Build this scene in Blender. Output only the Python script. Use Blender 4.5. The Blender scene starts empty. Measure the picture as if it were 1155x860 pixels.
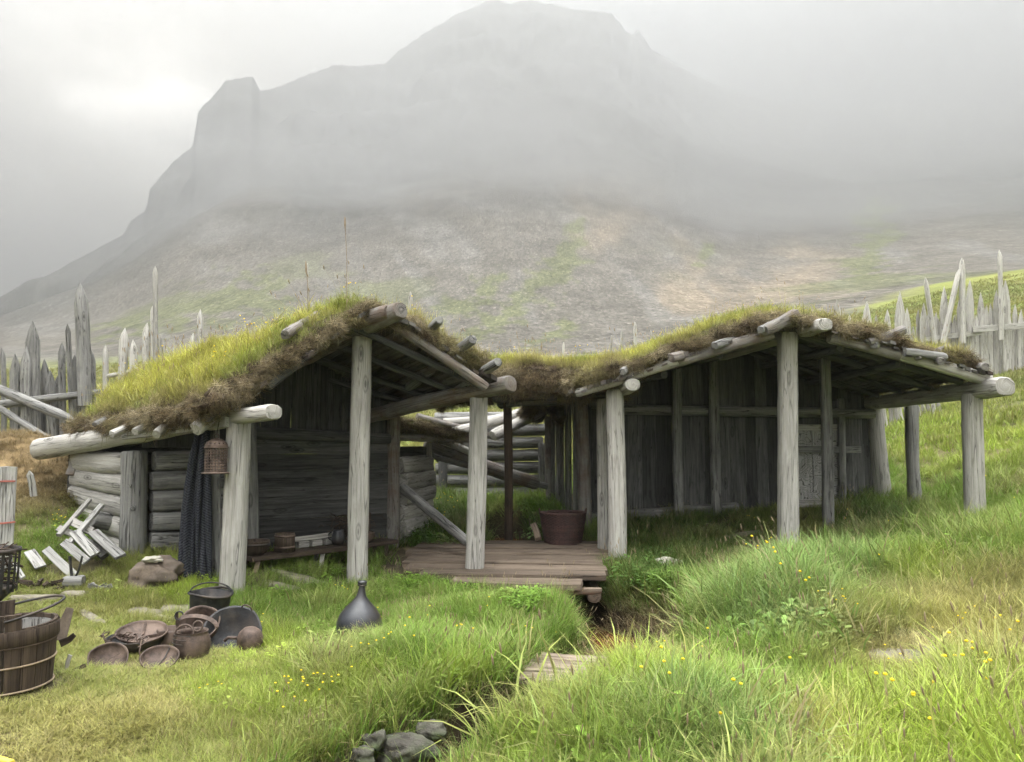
import bpy, math, random
import numpy as np
from mathutils import Vector, Matrix, Euler, Quaternion, noise as mnoise

random.seed(7)
RNG = np.random.default_rng(11)
SC = bpy.context.scene
COL = SC.collection
F, CX, CY, EYE = 850.0, 577.5, 430.0, 1.6
PITCH = math.atan(75 / 850)
CP, SP = math.cos(PITCH), math.sin(PITCH)


def ray(u, v):
    """direction through a point of the photograph, scaled so that y = 1"""
    a, b = (u - CX) / F, (CY - v) / F
    d = Vector((a, CP - b * SP, SP + b * CP))
    return d / d.y


def P(u, v, y):
    d = ray(u, v) * y
    return Vector((d.x, d.y, d.z + EYE))


def smooth(a, b, x):
    t = np.clip((x - a) / (b - a), 0, 1)
    return t * t * (3 - 2 * t)


# ------------------------------------------------------------ numpy noise
_T = np.random.default_rng(3).random((256, 256))


def vnoise(x, y):
    xi, yi = np.floor(x).astype(int), np.floor(y).astype(int)
    fx, fy = x - xi, y - yi
    fx, fy = fx * fx * (3 - 2 * fx), fy * fy * (3 - 2 * fy)
    a, b = _T[xi % 256, yi % 256], _T[(xi + 1) % 256, yi % 256]
    c, d = _T[xi % 256, (yi + 1) % 256], _T[(xi + 1) % 256, (yi + 1) % 256]
    return (a * (1 - fx) + b * fx) * (1 - fy) + (c * (1 - fx) + d * fx) * fy


def fbm(x, y, o=4):
    s, a, t = 0, 1.0, 0
    for k in range(o):
        s = s + a * vnoise(x * 2 ** k + 17.3 * k, y * 2 ** k + 5.1 * k)
        t += a
        a *= .5
    return s / t * 2 - 1


# ------------------------------------------------------------ terrain
CTRL = [  # (u, v, y) points of the ground seen in the photograph
    (0, 860, 3.7), (300, 860, 3.75), (577, 860, 3.85), (900, 860, 3.7), (1155, 860, 3.55), (20, 785, 4.5), (120, 755, 5.2),
    (210, 740, 5.6), (400, 718, 6.1), (235, 700, 6.8), (263, 666, 7.5), (403, 655, 8.5), (535, 652, 8.9), (60, 660, 7.3),
    (100, 640, 7.9), (152, 624, 8.5), (450, 640, 9.3), (600, 652, 8.9), (620, 630, 10.4), (700, 640, 9.6), (757, 640, 9.2), (889, 630, 9.3),
    (1000, 622, 8.6), (1100, 592, 9.3), (1155, 600, 8.2), (1155, 700, 5.9), (1000, 740, 5.4), (850, 690, 6.6), (700, 760, 5.2),
    (765, 587, 11.7), (700, 592, 11.7), (900, 574, 12.0), (990, 558, 12.1), (1033, 572, 11.2), (1155, 520, 11.3),
    (1155, 445, 15), (1155, 415, 21), (1100, 440, 17.5), (1050, 440, 20), (1000, 466, 16.5), (573, 612, 11.2), (657, 596, 11.5), (560, 572, 14), (500, 575, 13.5),
    (550, 500, 21), (620, 465, 30), (500, 465, 30), (60, 512, 14), (0, 520, 12), (120, 490, 15), (40, 535, 10.3), (85, 560, 9.9),
    (0, 560, 9.4), (250, 560, 12), (350, 560, 13), (250, 470, 20), (400, 470, 24), (800, 470, 20), (900, 450, 22),
    (0, 430, 45), (0, 400, 90), (150, 430, 45), (150, 400, 90), (300, 405, 60), (450, 405, 60), (600, 400, 60), (600, 378, 100),
    (750, 385, 70), (900, 372, 50), (1000, 345, 60), (1100, 312, 75), (1155, 302, 80), (1300, 290, 80), (-150, 430, 45), (-150, 400, 90),
    (0, 380, 150), (300, 368, 150), (450, 360, 150), (600, 358, 150), (750, 340, 150), (900, 322, 150), (1155, 282, 150), (1300, 270, 150), (-150, 400, 150),
    (1300, 600, 7), (1300, 450, 13), (-150, 640, 7), (-150, 520, 12), (1400, 800, 4.5), (-200, 860, 3.5)]


def _raw():
    out = []
    for u, v, y in CTRL:
        p = P(u, v, y)
        r = math.hypot(p.x, p.y)
        out.append((math.atan2(p.x, p.y) * 1.3, math.log(r), (p.z - EYE + 1.5) / r))
    for a in (-1.1, -.6, -.2, .2, .6, 1.1):
        for r in (.5, 1.2, 2.4):
            out.append((a, math.log(r), -.0))
    return np.array(out)


_C = _raw()


def _phi(d2):
    return np.sqrt(d2 + .004)


_A = _phi((_C[:, None, 0] - _C[None, :, 0]) ** 2 + (_C[:, None, 1] - _C[None, :, 1]) ** 2)
_A -= np.eye(len(_C)) * .01
_W = np.linalg.solve(_A, _C[:, 2])

STREAM = [(-.2, 13.5), (.1, 11.5), (.35, 9.6), (.55, 8.3), (1.25, 7.4), (1.1, 6.6), (.5, 5.5), (-.02, 4.75), (-.42, 4.0), (-.95, 3.1), (-1.7, 1.8), (-3, .3), (-4, -3)]
SW = [.5, .5, .55, .75, .72, .6, .32, .27, .3, .35, .4, .4, .5]       # half width of the cut


def stream_d(x, y):
    best = np.full(np.shape(x), 1e9)
    for k in range(len(STREAM) - 1):
        ax, ay = STREAM[k]
        bx, by = STREAM[k + 1]
        dx, dy = bx - ax, by - ay
        t = np.clip(((x - ax) * dx + (y - ay) * dy) / (dx * dx + dy * dy), 0, 1)
        w = SW[k] * (1 - t) + SW[k + 1] * t
        d = np.hypot(x - ax - t * dx, y - ay - t * dy) / w
        best = np.minimum(best, d)
    return best


SKY = [(-500, 330), (-250, 420), (-100, 385), (0, 337), (50, 312), (100, 285), (140, 264), (146, 250), (165, 237), (168, 214), (195, 182), (219, 163),
       (222, 126), (240, 108), (255, 90), (285, 85), (293, 101), (301, 101), (320, 95), (340, 86), (365, 77), (378, 72), (400, 74), (436, 71),
       (445, 60), (480, 36), (510, 18), (540, 4), (560, -2), (575, 3), (600, -1), (640, 8), (690, 14), (703, 31), (712, 40), (720, 33), (735, 56),
       (760, 70), (800, 92), (860, 112), (950, 120), (1050, 112), (1155, 120), (1350, 140), (1700, 230)]
_sk = []
for u, v in SKY:
    d = ray(u, v)
    _sk.append((math.atan2(d.x, d.y), d.z / math.hypot(d.x, d.y)))
_sk = np.array(_sk)
_sa = np.linspace(-1.4, 1.4, 561)
_ss = np.interp(_sa, _sk[:, 0], _sk[:, 1])
_kk = np.exp(-(np.arange(-60, 61) * .005 / .07) ** 2)
_ss = np.convolve(np.pad(_ss, 60, mode='edge'), _kk / _kk.sum(), mode='valid')
_rk = np.array([(-1.2, 700), (-.65, 520), (-.45, 560), (-.35, 620), (-.1, 760), (.1, 800), (.22, 900), (.3, 1150), (.5, 1500), (1.2, 1700)])


def height(x, y, carve=True):
    x, y = np.asarray(x, float), np.asarray(y, float)
    shp = x.shape
    x, y = x.ravel(), y.ravel()
    r = np.maximum(np.hypot(x, y), .3)
    az = np.arctan2(x, y)
    a = np.clip(az, -.95, .95)
    lr = np.log(np.clip(r, .4, 100))
    q = np.zeros(len(x))
    for k in range(0, len(x), 40000):
        s = slice(k, k + 40000)
        q[s] = _phi((a[s, None] * 1.3 - _C[None, :, 0]) ** 2 + (lr[s, None] - _C[None, :, 1]) ** 2) @ _W
    side = 1 - .93 * smooth(.75, 1.7, np.abs(az))
    base = -1.5 + np.minimum(r, 100) * q
    base = np.where(base > -1.2, -1.2 + (base + 1.2) * side, base)
    # mountain: the angle of sight rises steadily from the foot of the scree to the crest
    R = np.interp(a, _rk[:, 0], _rk[:, 1])
    t0 = base / np.minimum(r, 100)
    sl = np.clip(np.log(np.maximum(r, 100) / 100) / np.log(R / 100), 0, 1)
    tan_d, tan_s = np.interp(a, _sk[:, 0], _sk[:, 1]), np.interp(a, _sa, _ss)
    w = smooth(.72, .97, sl)
    tan = (tan_s * (1 - w) + tan_d * w) * side
    t = np.clip((r - 150) / (R - 150), 0, 1)
    n1 = fbm(x / 90, y / 90, 5)
    n2 = np.abs(fbm(x / 48 + 4, y / 95, 5))
    far = r * (t0 + (tan - t0) * sl ** 1.3)
    far += (n1 * 10 - n2 * 30 * smooth(.35, .75, t)) * smooth(0.03, .4, t) * (1 - np.exp(-((r - R) / 50) ** 2)) * side
    far += 5 * np.sin(far / 11 + 2 * n1) * smooth(.45, .7, t) * (1 - smooth(.9, 1, t)) * side
    z = np.where(r < 100, base, far)
    z = np.where(r > R, np.maximum(tan_d * side * R - (r - R) * .35, 20 * side), z)
    # relief of the meadow
    near = 1 - smooth(60, 150, r)
    z = z + near * (.10 * fbm(x / 1.7, y / 1.7, 3) + .03 * fbm(x * 2.3, y * 2.3, 3)) * smooth(1.5, 3, r) + .5 * fbm(x / 14, y / 14, 3) * smooth(18, 45, r) * near
    z = z + EYE
    if carve:
        # earth bank beside the hut
        z = z + .62 * np.exp(-(((x + 6.6) / .95) ** 2 + ((y - 10.1) / 1.0) ** 2)) + .16 * np.exp(-(((x + 5.4) / .45) ** 2 + ((y - 9.1) / .5) ** 2))
        # tussocks on both banks of the stream
        z = z + .22 * np.exp(-(((x - 2.3) / .7) ** 2 + ((y - 6.2) / 1.0) ** 2)) + .16 * np.exp(-(((x - .15) / .8) ** 2 + ((y - 6.9) / .5) ** 2))
        z = z + .20 * np.exp(-(((x - .9) / .6) ** 2 + ((y - 4.2) / .6) ** 2)) + .12 * np.exp(-(((x + .9) / .5) ** 2 + ((y - 5.2) / .7) ** 2))
        z = z + .12 * np.exp(-(((x - 2.9) / 1.2) ** 2 + ((y - 7.6) / .6) ** 2))
        d = stream_d(x, y) + .25 * fbm(x * 1.6, y * 1.6, 3)
        z = z - .66 * (1 - smooth(.6, 1.2, d)) * (y > -3)
    return z.reshape(shp)


def H(x, y):
    return float(height(np.array([x]), np.array([y]))[0])


def G(u, v, y0=2.5, y1=60):
    """where the ray through a point of the photograph meets the ground"""
    d = ray(u, v)
    ys = np.geomspace(y0, y1, 900)
    hz = height(ys * d.x, ys)
    below = EYE + ys * d.z < hz
    k = int(np.argmax(below)) if below.any() else len(ys) - 1
    y = ys[k]
    return Vector((y * d.x, y, float(hz[k])))


# ------------------------------------------------------------ node helpers
def new_mat(name):
    m = bpy.data.materials.new(name)
    m.use_nodes = True
    nt = m.node_tree
    for n in list(nt.nodes):
        nt.nodes.remove(n)
    out = nt.nodes.new('ShaderNodeOutputMaterial')
    return m, nt, out


def nd(nt, typ, **kw):
    n = nt.nodes.new(typ)
    for k, v in kw.items():
        if k in n.inputs.keys():
            s = n.inputs[k]
            if hasattr(v, 'is_linked') or isinstance(v, bpy.types.NodeSocket):
                nt.links.new(v, s)
            else:
                s.default_value = v
        else:
            setattr(n, k, v)
    return n


def ramp(nt, fac, stops):
    r = nt.nodes.new('ShaderNodeValToRGB')
    nt.links.new(fac, r.inputs[0])
    e = r.color_ramp.elements
    while len(e) < len(stops):
        e.new(.5)
    for k, (p, c) in enumerate(stops):
        e[k].position = p
        e[k].color = (c, c, c, 1) if isinstance(c, (int, float)) else (*c, 1)
    return r.outputs[0]


def mixc(nt, fac, a, b, mode='MIX'):
    m = nt.nodes.new('ShaderNodeMix')
    m.data_type = 'RGBA'
    m.blend_type = mode
    for s, v in ((m.inputs[0], fac), (m.inputs[6], a), (m.inputs[7], b)):
        if isinstance(v, bpy.types.NodeSocket):
            nt.links.new(v, s)
        elif isinstance(v, (int, float)):
            s.default_value = v
        else:
            s.default_value = (*v, 1)
    return m.outputs[2]


def mth(nt, op, a, b=0.0, c=0.0):
    m = nt.nodes.new('ShaderNodeMath')
    m.operation = op
    for s, v in zip(m.inputs, (a, b, c)):
        if isinstance(v, bpy.types.NodeSocket):
            nt.links.new(v, s)
        else:
            s.default_value = v
    return m.outputs[0]


def uvmap(nt, scale, rnd=True):
    uv = nt.nodes.new('ShaderNodeUVMap')
    uv.uv_map = 'UVMap'
    mp = nt.nodes.new('ShaderNodeMapping')
    nt.links.new(uv.outputs[0], mp.inputs[0])
    mp.inputs['Scale'].default_value = (*scale, 1)
    if rnd:
        oi = nt.nodes.new('ShaderNodeObjectInfo')
        c = nt.nodes.new('ShaderNodeCombineXYZ')
        nt.links.new(mth(nt, 'MULTIPLY', oi.outputs['Random'], 37.0), c.inputs[0])
        nt.links.new(mth(nt, 'MULTIPLY', oi.outputs['Random'], 91.0), c.inputs[1])
        nt.links.new(c.outputs[0], mp.inputs['Location'])
    return mp.outputs[0]


def objmap(nt, scale=1.0):
    tc = nt.nodes.new('ShaderNodeTexCoord')
    mp = nt.nodes.new('ShaderNodeMapping')
    nt.links.new(tc.outputs['Object'], mp.inputs[0])
    s = (scale,) * 3 if isinstance(scale, (int, float)) else scale
    mp.inputs['Scale'].default_value = s
    return mp.outputs[0]


def wood(name, light, mid, dark, crack=.55, lichen=0.0, bump=.5, rough=.85, brown=0.0):
    """weathered timber: grain runs along U of the UV map"""
    m, nt, out = new_mat(name)
    g = nd(nt, 'ShaderNodeTexNoise', Vector=uvmap(nt, (1.3, 34)), Scale=1.0, Detail=7.0, Roughness=.62, Distortion=.35)
    big = nd(nt, 'ShaderNodeTexNoise', Vector=uvmap(nt, (.9, 3.2)), Scale=1.6, Detail=4.0, Roughness=.6)
    fine = nd(nt, 'ShaderNodeTexNoise', Vector=uvmap(nt, (7, 150)), Scale=1.0, Detail=4.0, Roughness=.7)
    col = ramp(nt, g.outputs[0], [(.28, dark), (.45, mid), (.68, light)])
    col = mixc(nt, ramp(nt, big.outputs[0], [(.35, 0.0), (.7, .75)]), col, mid)
    col = mixc(nt, .35, col, ramp(nt, fine.outputs[0], [(.3, .25), (.7, 1.0)]), 'MULTIPLY')
    cr = nd(nt, 'ShaderNodeTexNoise', Vector=uvmap(nt, (.55, 15)), Scale=1.0, Detail=3.0, Roughness=.5, Distortion=.6)
    crk = ramp(nt, cr.outputs[0], [(.485, 0.0), (.5, 1.0), (.515, 0.0)])
    crk = mth(nt, 'MULTIPLY', crk, crack)
    col = mixc(nt, crk, col, tuple(c * .3 for c in dark))
    vor = nd(nt, 'ShaderNodeTexVoronoi', Vector=uvmap(nt, (1.7, 5.5)), Scale=1.0)
    kn = ramp(nt, vor.outputs['Distance'], [(.05, 1.0), (.10, .2), (.15, .65), (.2, 0.0)])
    st = nd(nt, 'ShaderNodeTexNoise', Vector=uvmap(nt, (1.6, 7)), Scale=1.0, Detail=5.0, Roughness=.65, Distortion=.8)
    col = mixc(nt, ramp(nt, st.outputs[0], [(.48, 0.0), (.68, .6)]), col, tuple(c * 1.5 for c in dark))
    col = mixc(nt, mth(nt, 'MULTIPLY', kn, .9), col, tuple(c * .55 for c in dark))
    if lichen:
        ln = nd(nt, 'ShaderNodeTexNoise', Vector=objmap(nt, 9.0), Scale=1.0, Detail=6.0, Roughness=.7)
        col = mixc(nt, mth(nt, 'MULTIPLY', ramp(nt, ln.outputs[0], [(.53, 0.0), (.66, 1.0)]), lichen), col, (.33, .34, .27))
    if brown:
        bn = nd(nt, 'ShaderNodeTexNoise', Vector=objmap(nt, 2.2), Scale=1.0, Detail=5.0, Roughness=.65)
        col = mixc(nt, mth(nt, 'MULTIPLY', ramp(nt, bn.outputs[0], [(.45, 0.0), (.62, 1.0)]), brown), col, (.12, .065, .035))
    tn = nd(nt, 'ShaderNodeAttribute', attribute_name='tone')
    col = mixc(nt, 1.0, col, tn.outputs['Color'], 'MULTIPLY')
    hgt = mth(nt, 'ADD', mth(nt, 'MULTIPLY', g.outputs[0], .7), mth(nt, 'MULTIPLY', fine.outputs[0], .25))
    hgt = mth(nt, 'SUBTRACT', hgt, mth(nt, 'MULTIPLY', crk, .8))
    bp = nd(nt, 'ShaderNodeBump', Height=hgt, Strength=bump, Distance=.012)
    b = nd(nt, 'ShaderNodeBsdfPrincipled', **{'Base Color': col, 'Roughness': rough, 'Normal': bp.outputs[0]})
    b.inputs['Specular IOR Level'].default_value = .25
    nt.links.new(b.outputs[0], out.inputs[0])
    return m


def rough_mat(name, c1, c2, c3=None, scale=12.0, rough=.7, metal=0.0, bump=.4, spec=.4, dist=.01, detail=7.0):
    m, nt, out = new_mat(name)
    n = nd(nt, 'ShaderNodeTexNoise', Vector=objmap(nt, scale), Scale=1.0, Detail=detail, Roughness=.65, Distortion=.3)
    n2 = nd(nt, 'ShaderNodeTexNoise', Vector=objmap(nt, scale * .27), Scale=1.0, Detail=4.0, Roughness=.6)
    col = ramp(nt, n.outputs[0], [(.3, c1), (.62, c2)])
    if c3:
        col = mixc(nt, ramp(nt, n2.outputs[0], [(.45, 0.0), (.62, .9)]), col, c3)
    tn = nd(nt, 'ShaderNodeAttribute', attribute_name='tone')
    col = mixc(nt, 1.0, col, tn.outputs['Color'], 'MULTIPLY')
    bp = nd(nt, 'ShaderNodeBump', Height=n.outputs[0], Strength=bump, Distance=dist)
    rg = mth(nt, 'MULTIPLY_ADD', n2.outputs[0], .3, rough - .15)
    b = nd(nt, 'ShaderNodeBsdfPrincipled', **{'Base Color': col, 'Roughness': rg, 'Normal': bp.outputs[0], 'Metallic': metal})
    b.inputs['Specular IOR Level'].default_value = spec
    nt.links.new(b.outputs[0], out.inputs[0])
    return m


M = {}
M['pale'] = wood('bleached_wood', (.60, .575, .53), (.44, .42, .385), (.16, .15, .135), crack=.8, bump=.6)
M['grey'] = wood('grey_wood', (.37, .36, .34), (.22, .215, .205), (.06, .058, .055), crack=1.0, lichen=.2, bump=1.0)
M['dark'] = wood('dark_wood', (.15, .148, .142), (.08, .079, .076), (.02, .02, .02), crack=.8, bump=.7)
M['rust_wood'] = wood('stained_log', (.33, .31, .29), (.22, .205, .19), (.07, .06, .05), crack=.9, lichen=.3, bump=.9, brown=.55)
M['deck'] = wood('deck_wood', (.27, .215, .165), (.165, .125, .092), (.05, .037, .028), crack=1.0, bump=1.0)
M['brown'] = wood('brown_wood', (.11, .08, .058), (.055, .039, .028), (.018, .013, .010), crack=.7, bump=.6)
M['white_wood'] = wood('flaking_white_wood', (.56, .55, .52), (.38, .37, .35), (.13, .12, .11), crack=1.0, lichen=.35, bump=.9)
M['rust'] = rough_mat('rusty_iron', (.030, .021, .016), (.10, .068, .053), (.15, .107, .084), scale=22, rough=.65, metal=.25, bump=.5)
M['iron'] = rough_mat('black_iron', (.012, .012, .013), (.04, .04, .042), (.07, .055, .045), scale=14, rough=.55, metal=.4)
M['glaze'] = rough_mat('dark_glazed_clay', (.010, .011, .014), (.026, .028, .034), (.045, .036, .03), scale=9, rough=.34, bump=.25, spec=.5)
M['bridge'] = wood('bridge_wood', (.40, .33, .25), (.27, .215, .16), (.08, .06, .045), crack=1.0, bump=1.0)
M['stone'] = rough_mat('lichen_stone', (.03, .027, .023), (.12, .112, .095), (.05, .08, .02), scale=7, rough=.92, bump=1.0, dist=.04, spec=.15)
M['pale_stone'] = rough_mat('pale_stone', (.27, .25, .2), (.50, .47, .41), (.38, .36, .27), scale=8, rough=.9, bump=.8, dist=.02, spec=.15)
M['slab'] = rough_mat('tan_slab', (.10, .09, .07), (.26, .235, .18), (.17, .16, .10), scale=8, rough=.92, bump=.8, dist=.02, spec=.1)
M['sack'] = rough_mat('old_hide', (.07, .055, .043), (.17, .135, .105), (.12, .10, .085), scale=9, rough=.9, bump=.7, dist=.02, spec=.1)
M['yellow'] = rough_mat('yellow_paint', (.65, .50, .05), (.8, .62, .08), rough=.6)
M['rope'] = rough_mat('faded_red_cord', (.22, .07, .055), (.38, .13, .10), scale=40, rough=.9)
M['wicker'] = rough_mat('dark_red_wicker', (.028, .014, .012), (.085, .04, .034), (.05, .03, .026), scale=30, rough=.7, bump=.6)
M['twine'] = rough_mat('pale_hoop', (.16, .12, .08), (.30, .23, .16), scale=30, rough=.85)


# ------------------------------------------------------------ mesh builder
WL = {}


class MB:
    def __init__(s):
        s.v, s.f, s.uv, s.tone, s.sm = [], [], [], [], []

    def add(s, vs, fs, uvs, tone=1.0, sm=False):
        o = len(s.v)
        s.v += [tuple(p) for p in vs]
        s.f += [tuple(i + o for i in f) for f in fs]
        s.uv += uvs
        s.tone += [tone] * len(vs)
        s.sm += [sm] * len(fs)

    def sweep(s, pts, sec, scl, up=None, tone=1.0, sm=True, wob=0.0, cap=True, tip=False, roll=0.0, twist=0.0):
        """a section (list of 2D points) swept along pts, scl is a list of scale factors"""
        pts = [Vector(p) for p in pts]
        n, k = len(sec), len(pts)
        t0 = (pts[1] - pts[0]).normalized()
        up = Vector(up) if up is not None else (Vector((0, 0, 1)) if abs(t0.z) < .8 else Vector((0, -1, 0)))
        sd = random.uniform(0, 99)
        per, L = [0], 0
        for j in range(n):
            a, b = sec[j], sec[(j + 1) % n]
            per.append(per[-1] + math.hypot(a[0] - b[0], a[1] - b[1]))
        vs, us = [], []
        off = random.uniform(0, 50)
        for i, p in enumerate(pts):
            t = (pts[min(i + 1, k - 1)] - pts[max(i - 1, 0)]).normalized()
            x = t.cross(up).normalized()
            y = x.cross(t).normalized()
            if roll or twist:
                q = Quaternion(t, roll + twist * i / k)
                x, y = q @ x, q @ y
            if i:
                L += (pts[i] - pts[i - 1]).length
            us.append(L + off)
            for j, (a, b) in enumerate(sec):
                w = 1.0
                if wob:
                    w += wob * mnoise.noise(Vector((a * 9 + sd, b * 9, L * 2.2))) + wob * .6 * mnoise.noise(Vector((a * 26, b * 26 + sd, L * 7)))
                vs.append(p + (x * a + y * b) * scl[i] * w)
        fs, uvs = [], []
        for i in range(k - 1):
            for j in range(n):
                j2 = (j + 1) % n
                fs.append((i * n + j, i * n + j2, (i + 1) * n + j2, (i + 1) * n + j))
                uvs += [(us[i], per[j] + off), (us[i], per[j + 1] + off), (us[i + 1], per[j + 1] + off), (us[i + 1], per[j] + off)]
        s.add(vs, fs, uvs, tone, sm)
        if cap:
            for e, i in ((0, 0), (1, k - 1)):
                ring = vs[i * n:(i + 1) * n]
                c = sum(ring, Vector()) / n
                t = (pts[0] - pts[1]).normalized() if e == 0 else (pts[-1] - pts[-2]).normalized()
                vv = ring + [c + t * .02 * scl[i] * abs(sec[0][0]) * 4]
                ff, uu = [], []
                for j in range(n):
                    tri = (j, (j + 1) % n, n)
                    if e == 0:
                        tri = (tri[1], tri[0], n)
                    ff.append(tri)
                    for q in tri:
                        uu.append((off + (0 if q == n else .25), off + (vv[q] - c).length * 2 + q * .01))
                s.add(vv, ff, uu, tone * .92, False)

    def log(s, a, b, r0, r1=None, n=12, sq=2.0, wob=.07, bend=.0, tone=1.0, roll=0.0, seg=.14, flat=1.0, via=None):
        a, b = Vector(a), Vector(b)
        r1 = r0 if r1 is None else r1
        L = (b - a).length
        k = max(3, int(L / seg) + 1)
        bd = Vector((random.uniform(-1, 1), random.uniform(-1, 1), random.uniform(-.6, .6))) * bend
        pts = []
        for i in range(k + 1):
            t = i / k
            p = a.lerp(b, t) + bd * math.sin(math.pi * t)
            if via is not None:
                p = (1 - t) ** 2 * a + 2 * t * (1 - t) * Vector(via) + t * t * b
            pts.append(p)
        sec = []
        for j in range(n):
            th = 2 * math.pi * j / n + math.pi / n
            c, d = math.cos(th), math.sin(th)
            m = (abs(c) ** sq + abs(d) ** sq) ** (-1 / sq)
            sec.append((c * m * r0, d * m * r0 * flat))
        # rounded, slightly worn ends
        scl = [1 + (r1 / r0 - 1) * i / k for i in range(k + 1)]
        e = min(.03, L * .1)
        d = (pts[1] - pts[0]).normalized() * e
        pts = [pts[0]] + [pts[0] + d] + pts[1:-1] + [pts[-1] - (pts[-1] - pts[-2]).normalized() * e] + [pts[-1]]
        scl = [scl[0] * .88] + [scl[0]] + scl[1:-1] + [scl[-1]] + [scl[-1] * .86]
        s.sweep(pts, sec, scl, tone=tone, wob=wob, roll=roll)
        return s

    def plank(s, a, b, w, t, up=(0, -1, 0), tone=1.0, warp=.006, taper=1.0, seg=.3, bev=.12, point=0.0):
        """w is the width across, t the thickness along up; point > 0 sharpens the far end"""
        a, b = Vector(a), Vector(b)
        L = (b - a).length
        k = max(2, int(L / seg))
        c = min(t, w) * bev
        h, g = w / 2, t / 2
        sec = [(h - c, -g), (h, -g + c), (h, g - c), (h - c, g), (-h + c, g), (-h, g - c), (-h, -g + c), (-h + c, -g)]
        x = Vector((random.uniform(-1, 1), random.uniform(-1, 1), random.uniform(-1, 1)))
        pts = [a.lerp(b, i / k) + x * warp * math.sin(math.pi * i / k) for i in range(k + 1)]
        scl = [1 + (taper - 1) * i / k for i in range(k + 1)]
        if point:
            q = (b - a).normalized() * point
            pts[-1] = pts[-1] - q
            pts += [pts[-1] + q * .55, pts[-1] + q * 1.0]
            scl += [scl[-1] * .5, scl[-1] * .06]
        s.sweep(pts, sec, scl, up=up, tone=tone, sm=False, wob=.05)
        return s

    def lathe(s, prof, n=32, mat=None, tone=1.0, wob=0.0, closed=True, sm=True, th0=0.0):
        mat = mat or Matrix.Identity(4)
        vs, fs, uvs = [], [], []
        sd = random.uniform(0, 99)
        for r, z in prof:
            for j in range(n):
                th = 2 * math.pi * j / n + th0
                w = 1 + wob * mnoise.noise(Vector((math.cos(th) * 1.5 + sd, math.sin(th) * 1.5, z * 5)))
                vs.append(mat @ Vector((r * w * math.cos(th), r * w * math.sin(th), z)))
        m = len(prof)
        acc = [0]
        for i in range(1, m):
            acc.append(acc[-1] + math.hypot(prof[i][0] - prof[i - 1][0], prof[i][1] - prof[i - 1][1]))
        for i in range(m - 1):
            for j in range(n):
                j2 = (j + 1) % n
                fs.append((i * n + j, i * n + j2, (i + 1) * n + j2, (i + 1) * n + j))
                r = max(prof[i][0], .05)
                uvs += [(acc[i], j / n * 6.28 * r), (acc[i], (j + 1) / n * 6.28 * r), (acc[i + 1], (j + 1) / n * 6.28 * r), (acc[i + 1], j / n * 6.28 * r)]
        s.add(vs, fs, uvs, tone, sm)
        return s

    def build(s, name, mat, parent=None, origin=None, kind=None, label=None):
        me = bpy.data.meshes.new(name)
        vs = np.array(s.v, dtype=float)
        if origin is None:
            origin = Vector(((vs[:, 0].min() + vs[:, 0].max()) / 2, (vs[:, 1].min() + vs[:, 1].max()) / 2, vs[:, 2].min()))
        vs = vs - np.array(origin)
        me.from_pydata(vs.tolist(), [], s.f)
        uvl = me.uv_layers.new(name='UVMap')
        uvl.data.foreach_set('uv', np.array(s.uv, dtype=np.float32).ravel())
        at = me.attributes.new('tone', 'FLOAT_COLOR', 'POINT')
        tn = np.array(s.tone, dtype=np.float32)
        at.data.foreach_set('color', np.stack([tn, tn, tn, np.ones_like(tn)], 1).ravel())
        me.polygons.foreach_set('use_smooth', np.array(s.sm, dtype=bool))
        me.materials.append(M[mat] if isinstance(mat, str) else mat)
        me.update()
        o = bpy.data.objects.new(name, me)
        COL.objects.link(o)
        pl = Vector((0, 0, 0))
        if parent is not None:
            o.parent = parent
            pl = WL[parent.name]
        o.location = Vector(origin) - pl
        WL[o.name] = Vector(origin)
        if kind:
            o['kind'] = kind
        if label:
            o['label'] = label
        return o


def thing(name, loc, label, cat, group=None):
    o = bpy.data.objects.new(name, None)
    o.empty_display_size = .2
    COL.objects.link(o)
    o.location = loc
    WL[o.name] = Vector(loc)
    return tag(o, label, cat, group)


def tag(o, label, cat, group=None):
    o['label'] = label
    o['category'] = cat
    if group:
        o['group'] = group
    return o


def arc(c, ax, ay, r, a0, a1, k=14):
    c, ax, ay = Vector(c), Vector(ax), Vector(ay)
    return [c + (ax * math.cos(a0 + (a1 - a0) * i / k) + ay * math.sin(a0 + (a1 - a0) * i / k)) * r for i in range(k + 1)]


def circ(r, n=6):
    return [(r * math.cos(2 * math.pi * j / n), r * math.sin(2 * math.pi * j / n)) for j in range(n)]


def wire(mb, pts, r, n=6, tone=1.0, up=None):
    mb.sweep(pts, circ(r, n), [1] * len(pts), tone=tone, up=up)
    return mb

# ------------------------------------------------------------ the ground sheet
def inside_poly(x, y, poly):
    c = np.zeros(np.shape(x), bool)
    n = len(poly)
    for i in range(n):
        x1, y1 = poly[i]
        x2, y2 = poly[(i + 1) % n]
        k = (y1 > y) != (y2 > y)
        c ^= k & (x < (x2 - x1) * (y - y1) / (y2 - y1 + 1e-12) + x1)
    return c


HUT_A = [(-4.1, 8.7), (-1.75, 10.7), (-2.8, 12.2), (-5.6, 10.6)]        # closed rooms
PORCH_A = [(-4.1, 8.6), (-2.75, 7.6), (-.45, 9.0), (-1.6, 10.6)]
HUT_B = [(1.1, 12.0), (5.8, 12.2), (5.8, 14.5), (.8, 14.5)]
PORCH_B = [(1.3, 10.0), (5.6, 9.9), (5.8, 12.2), (1.2, 12.0)]
DECK = [(-1.55, 8.95), (-.6, 8.15), (.35, 7.95), (1.05, 8.6), (1.35, 10.9), (-1.6, 10.7)]


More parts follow.
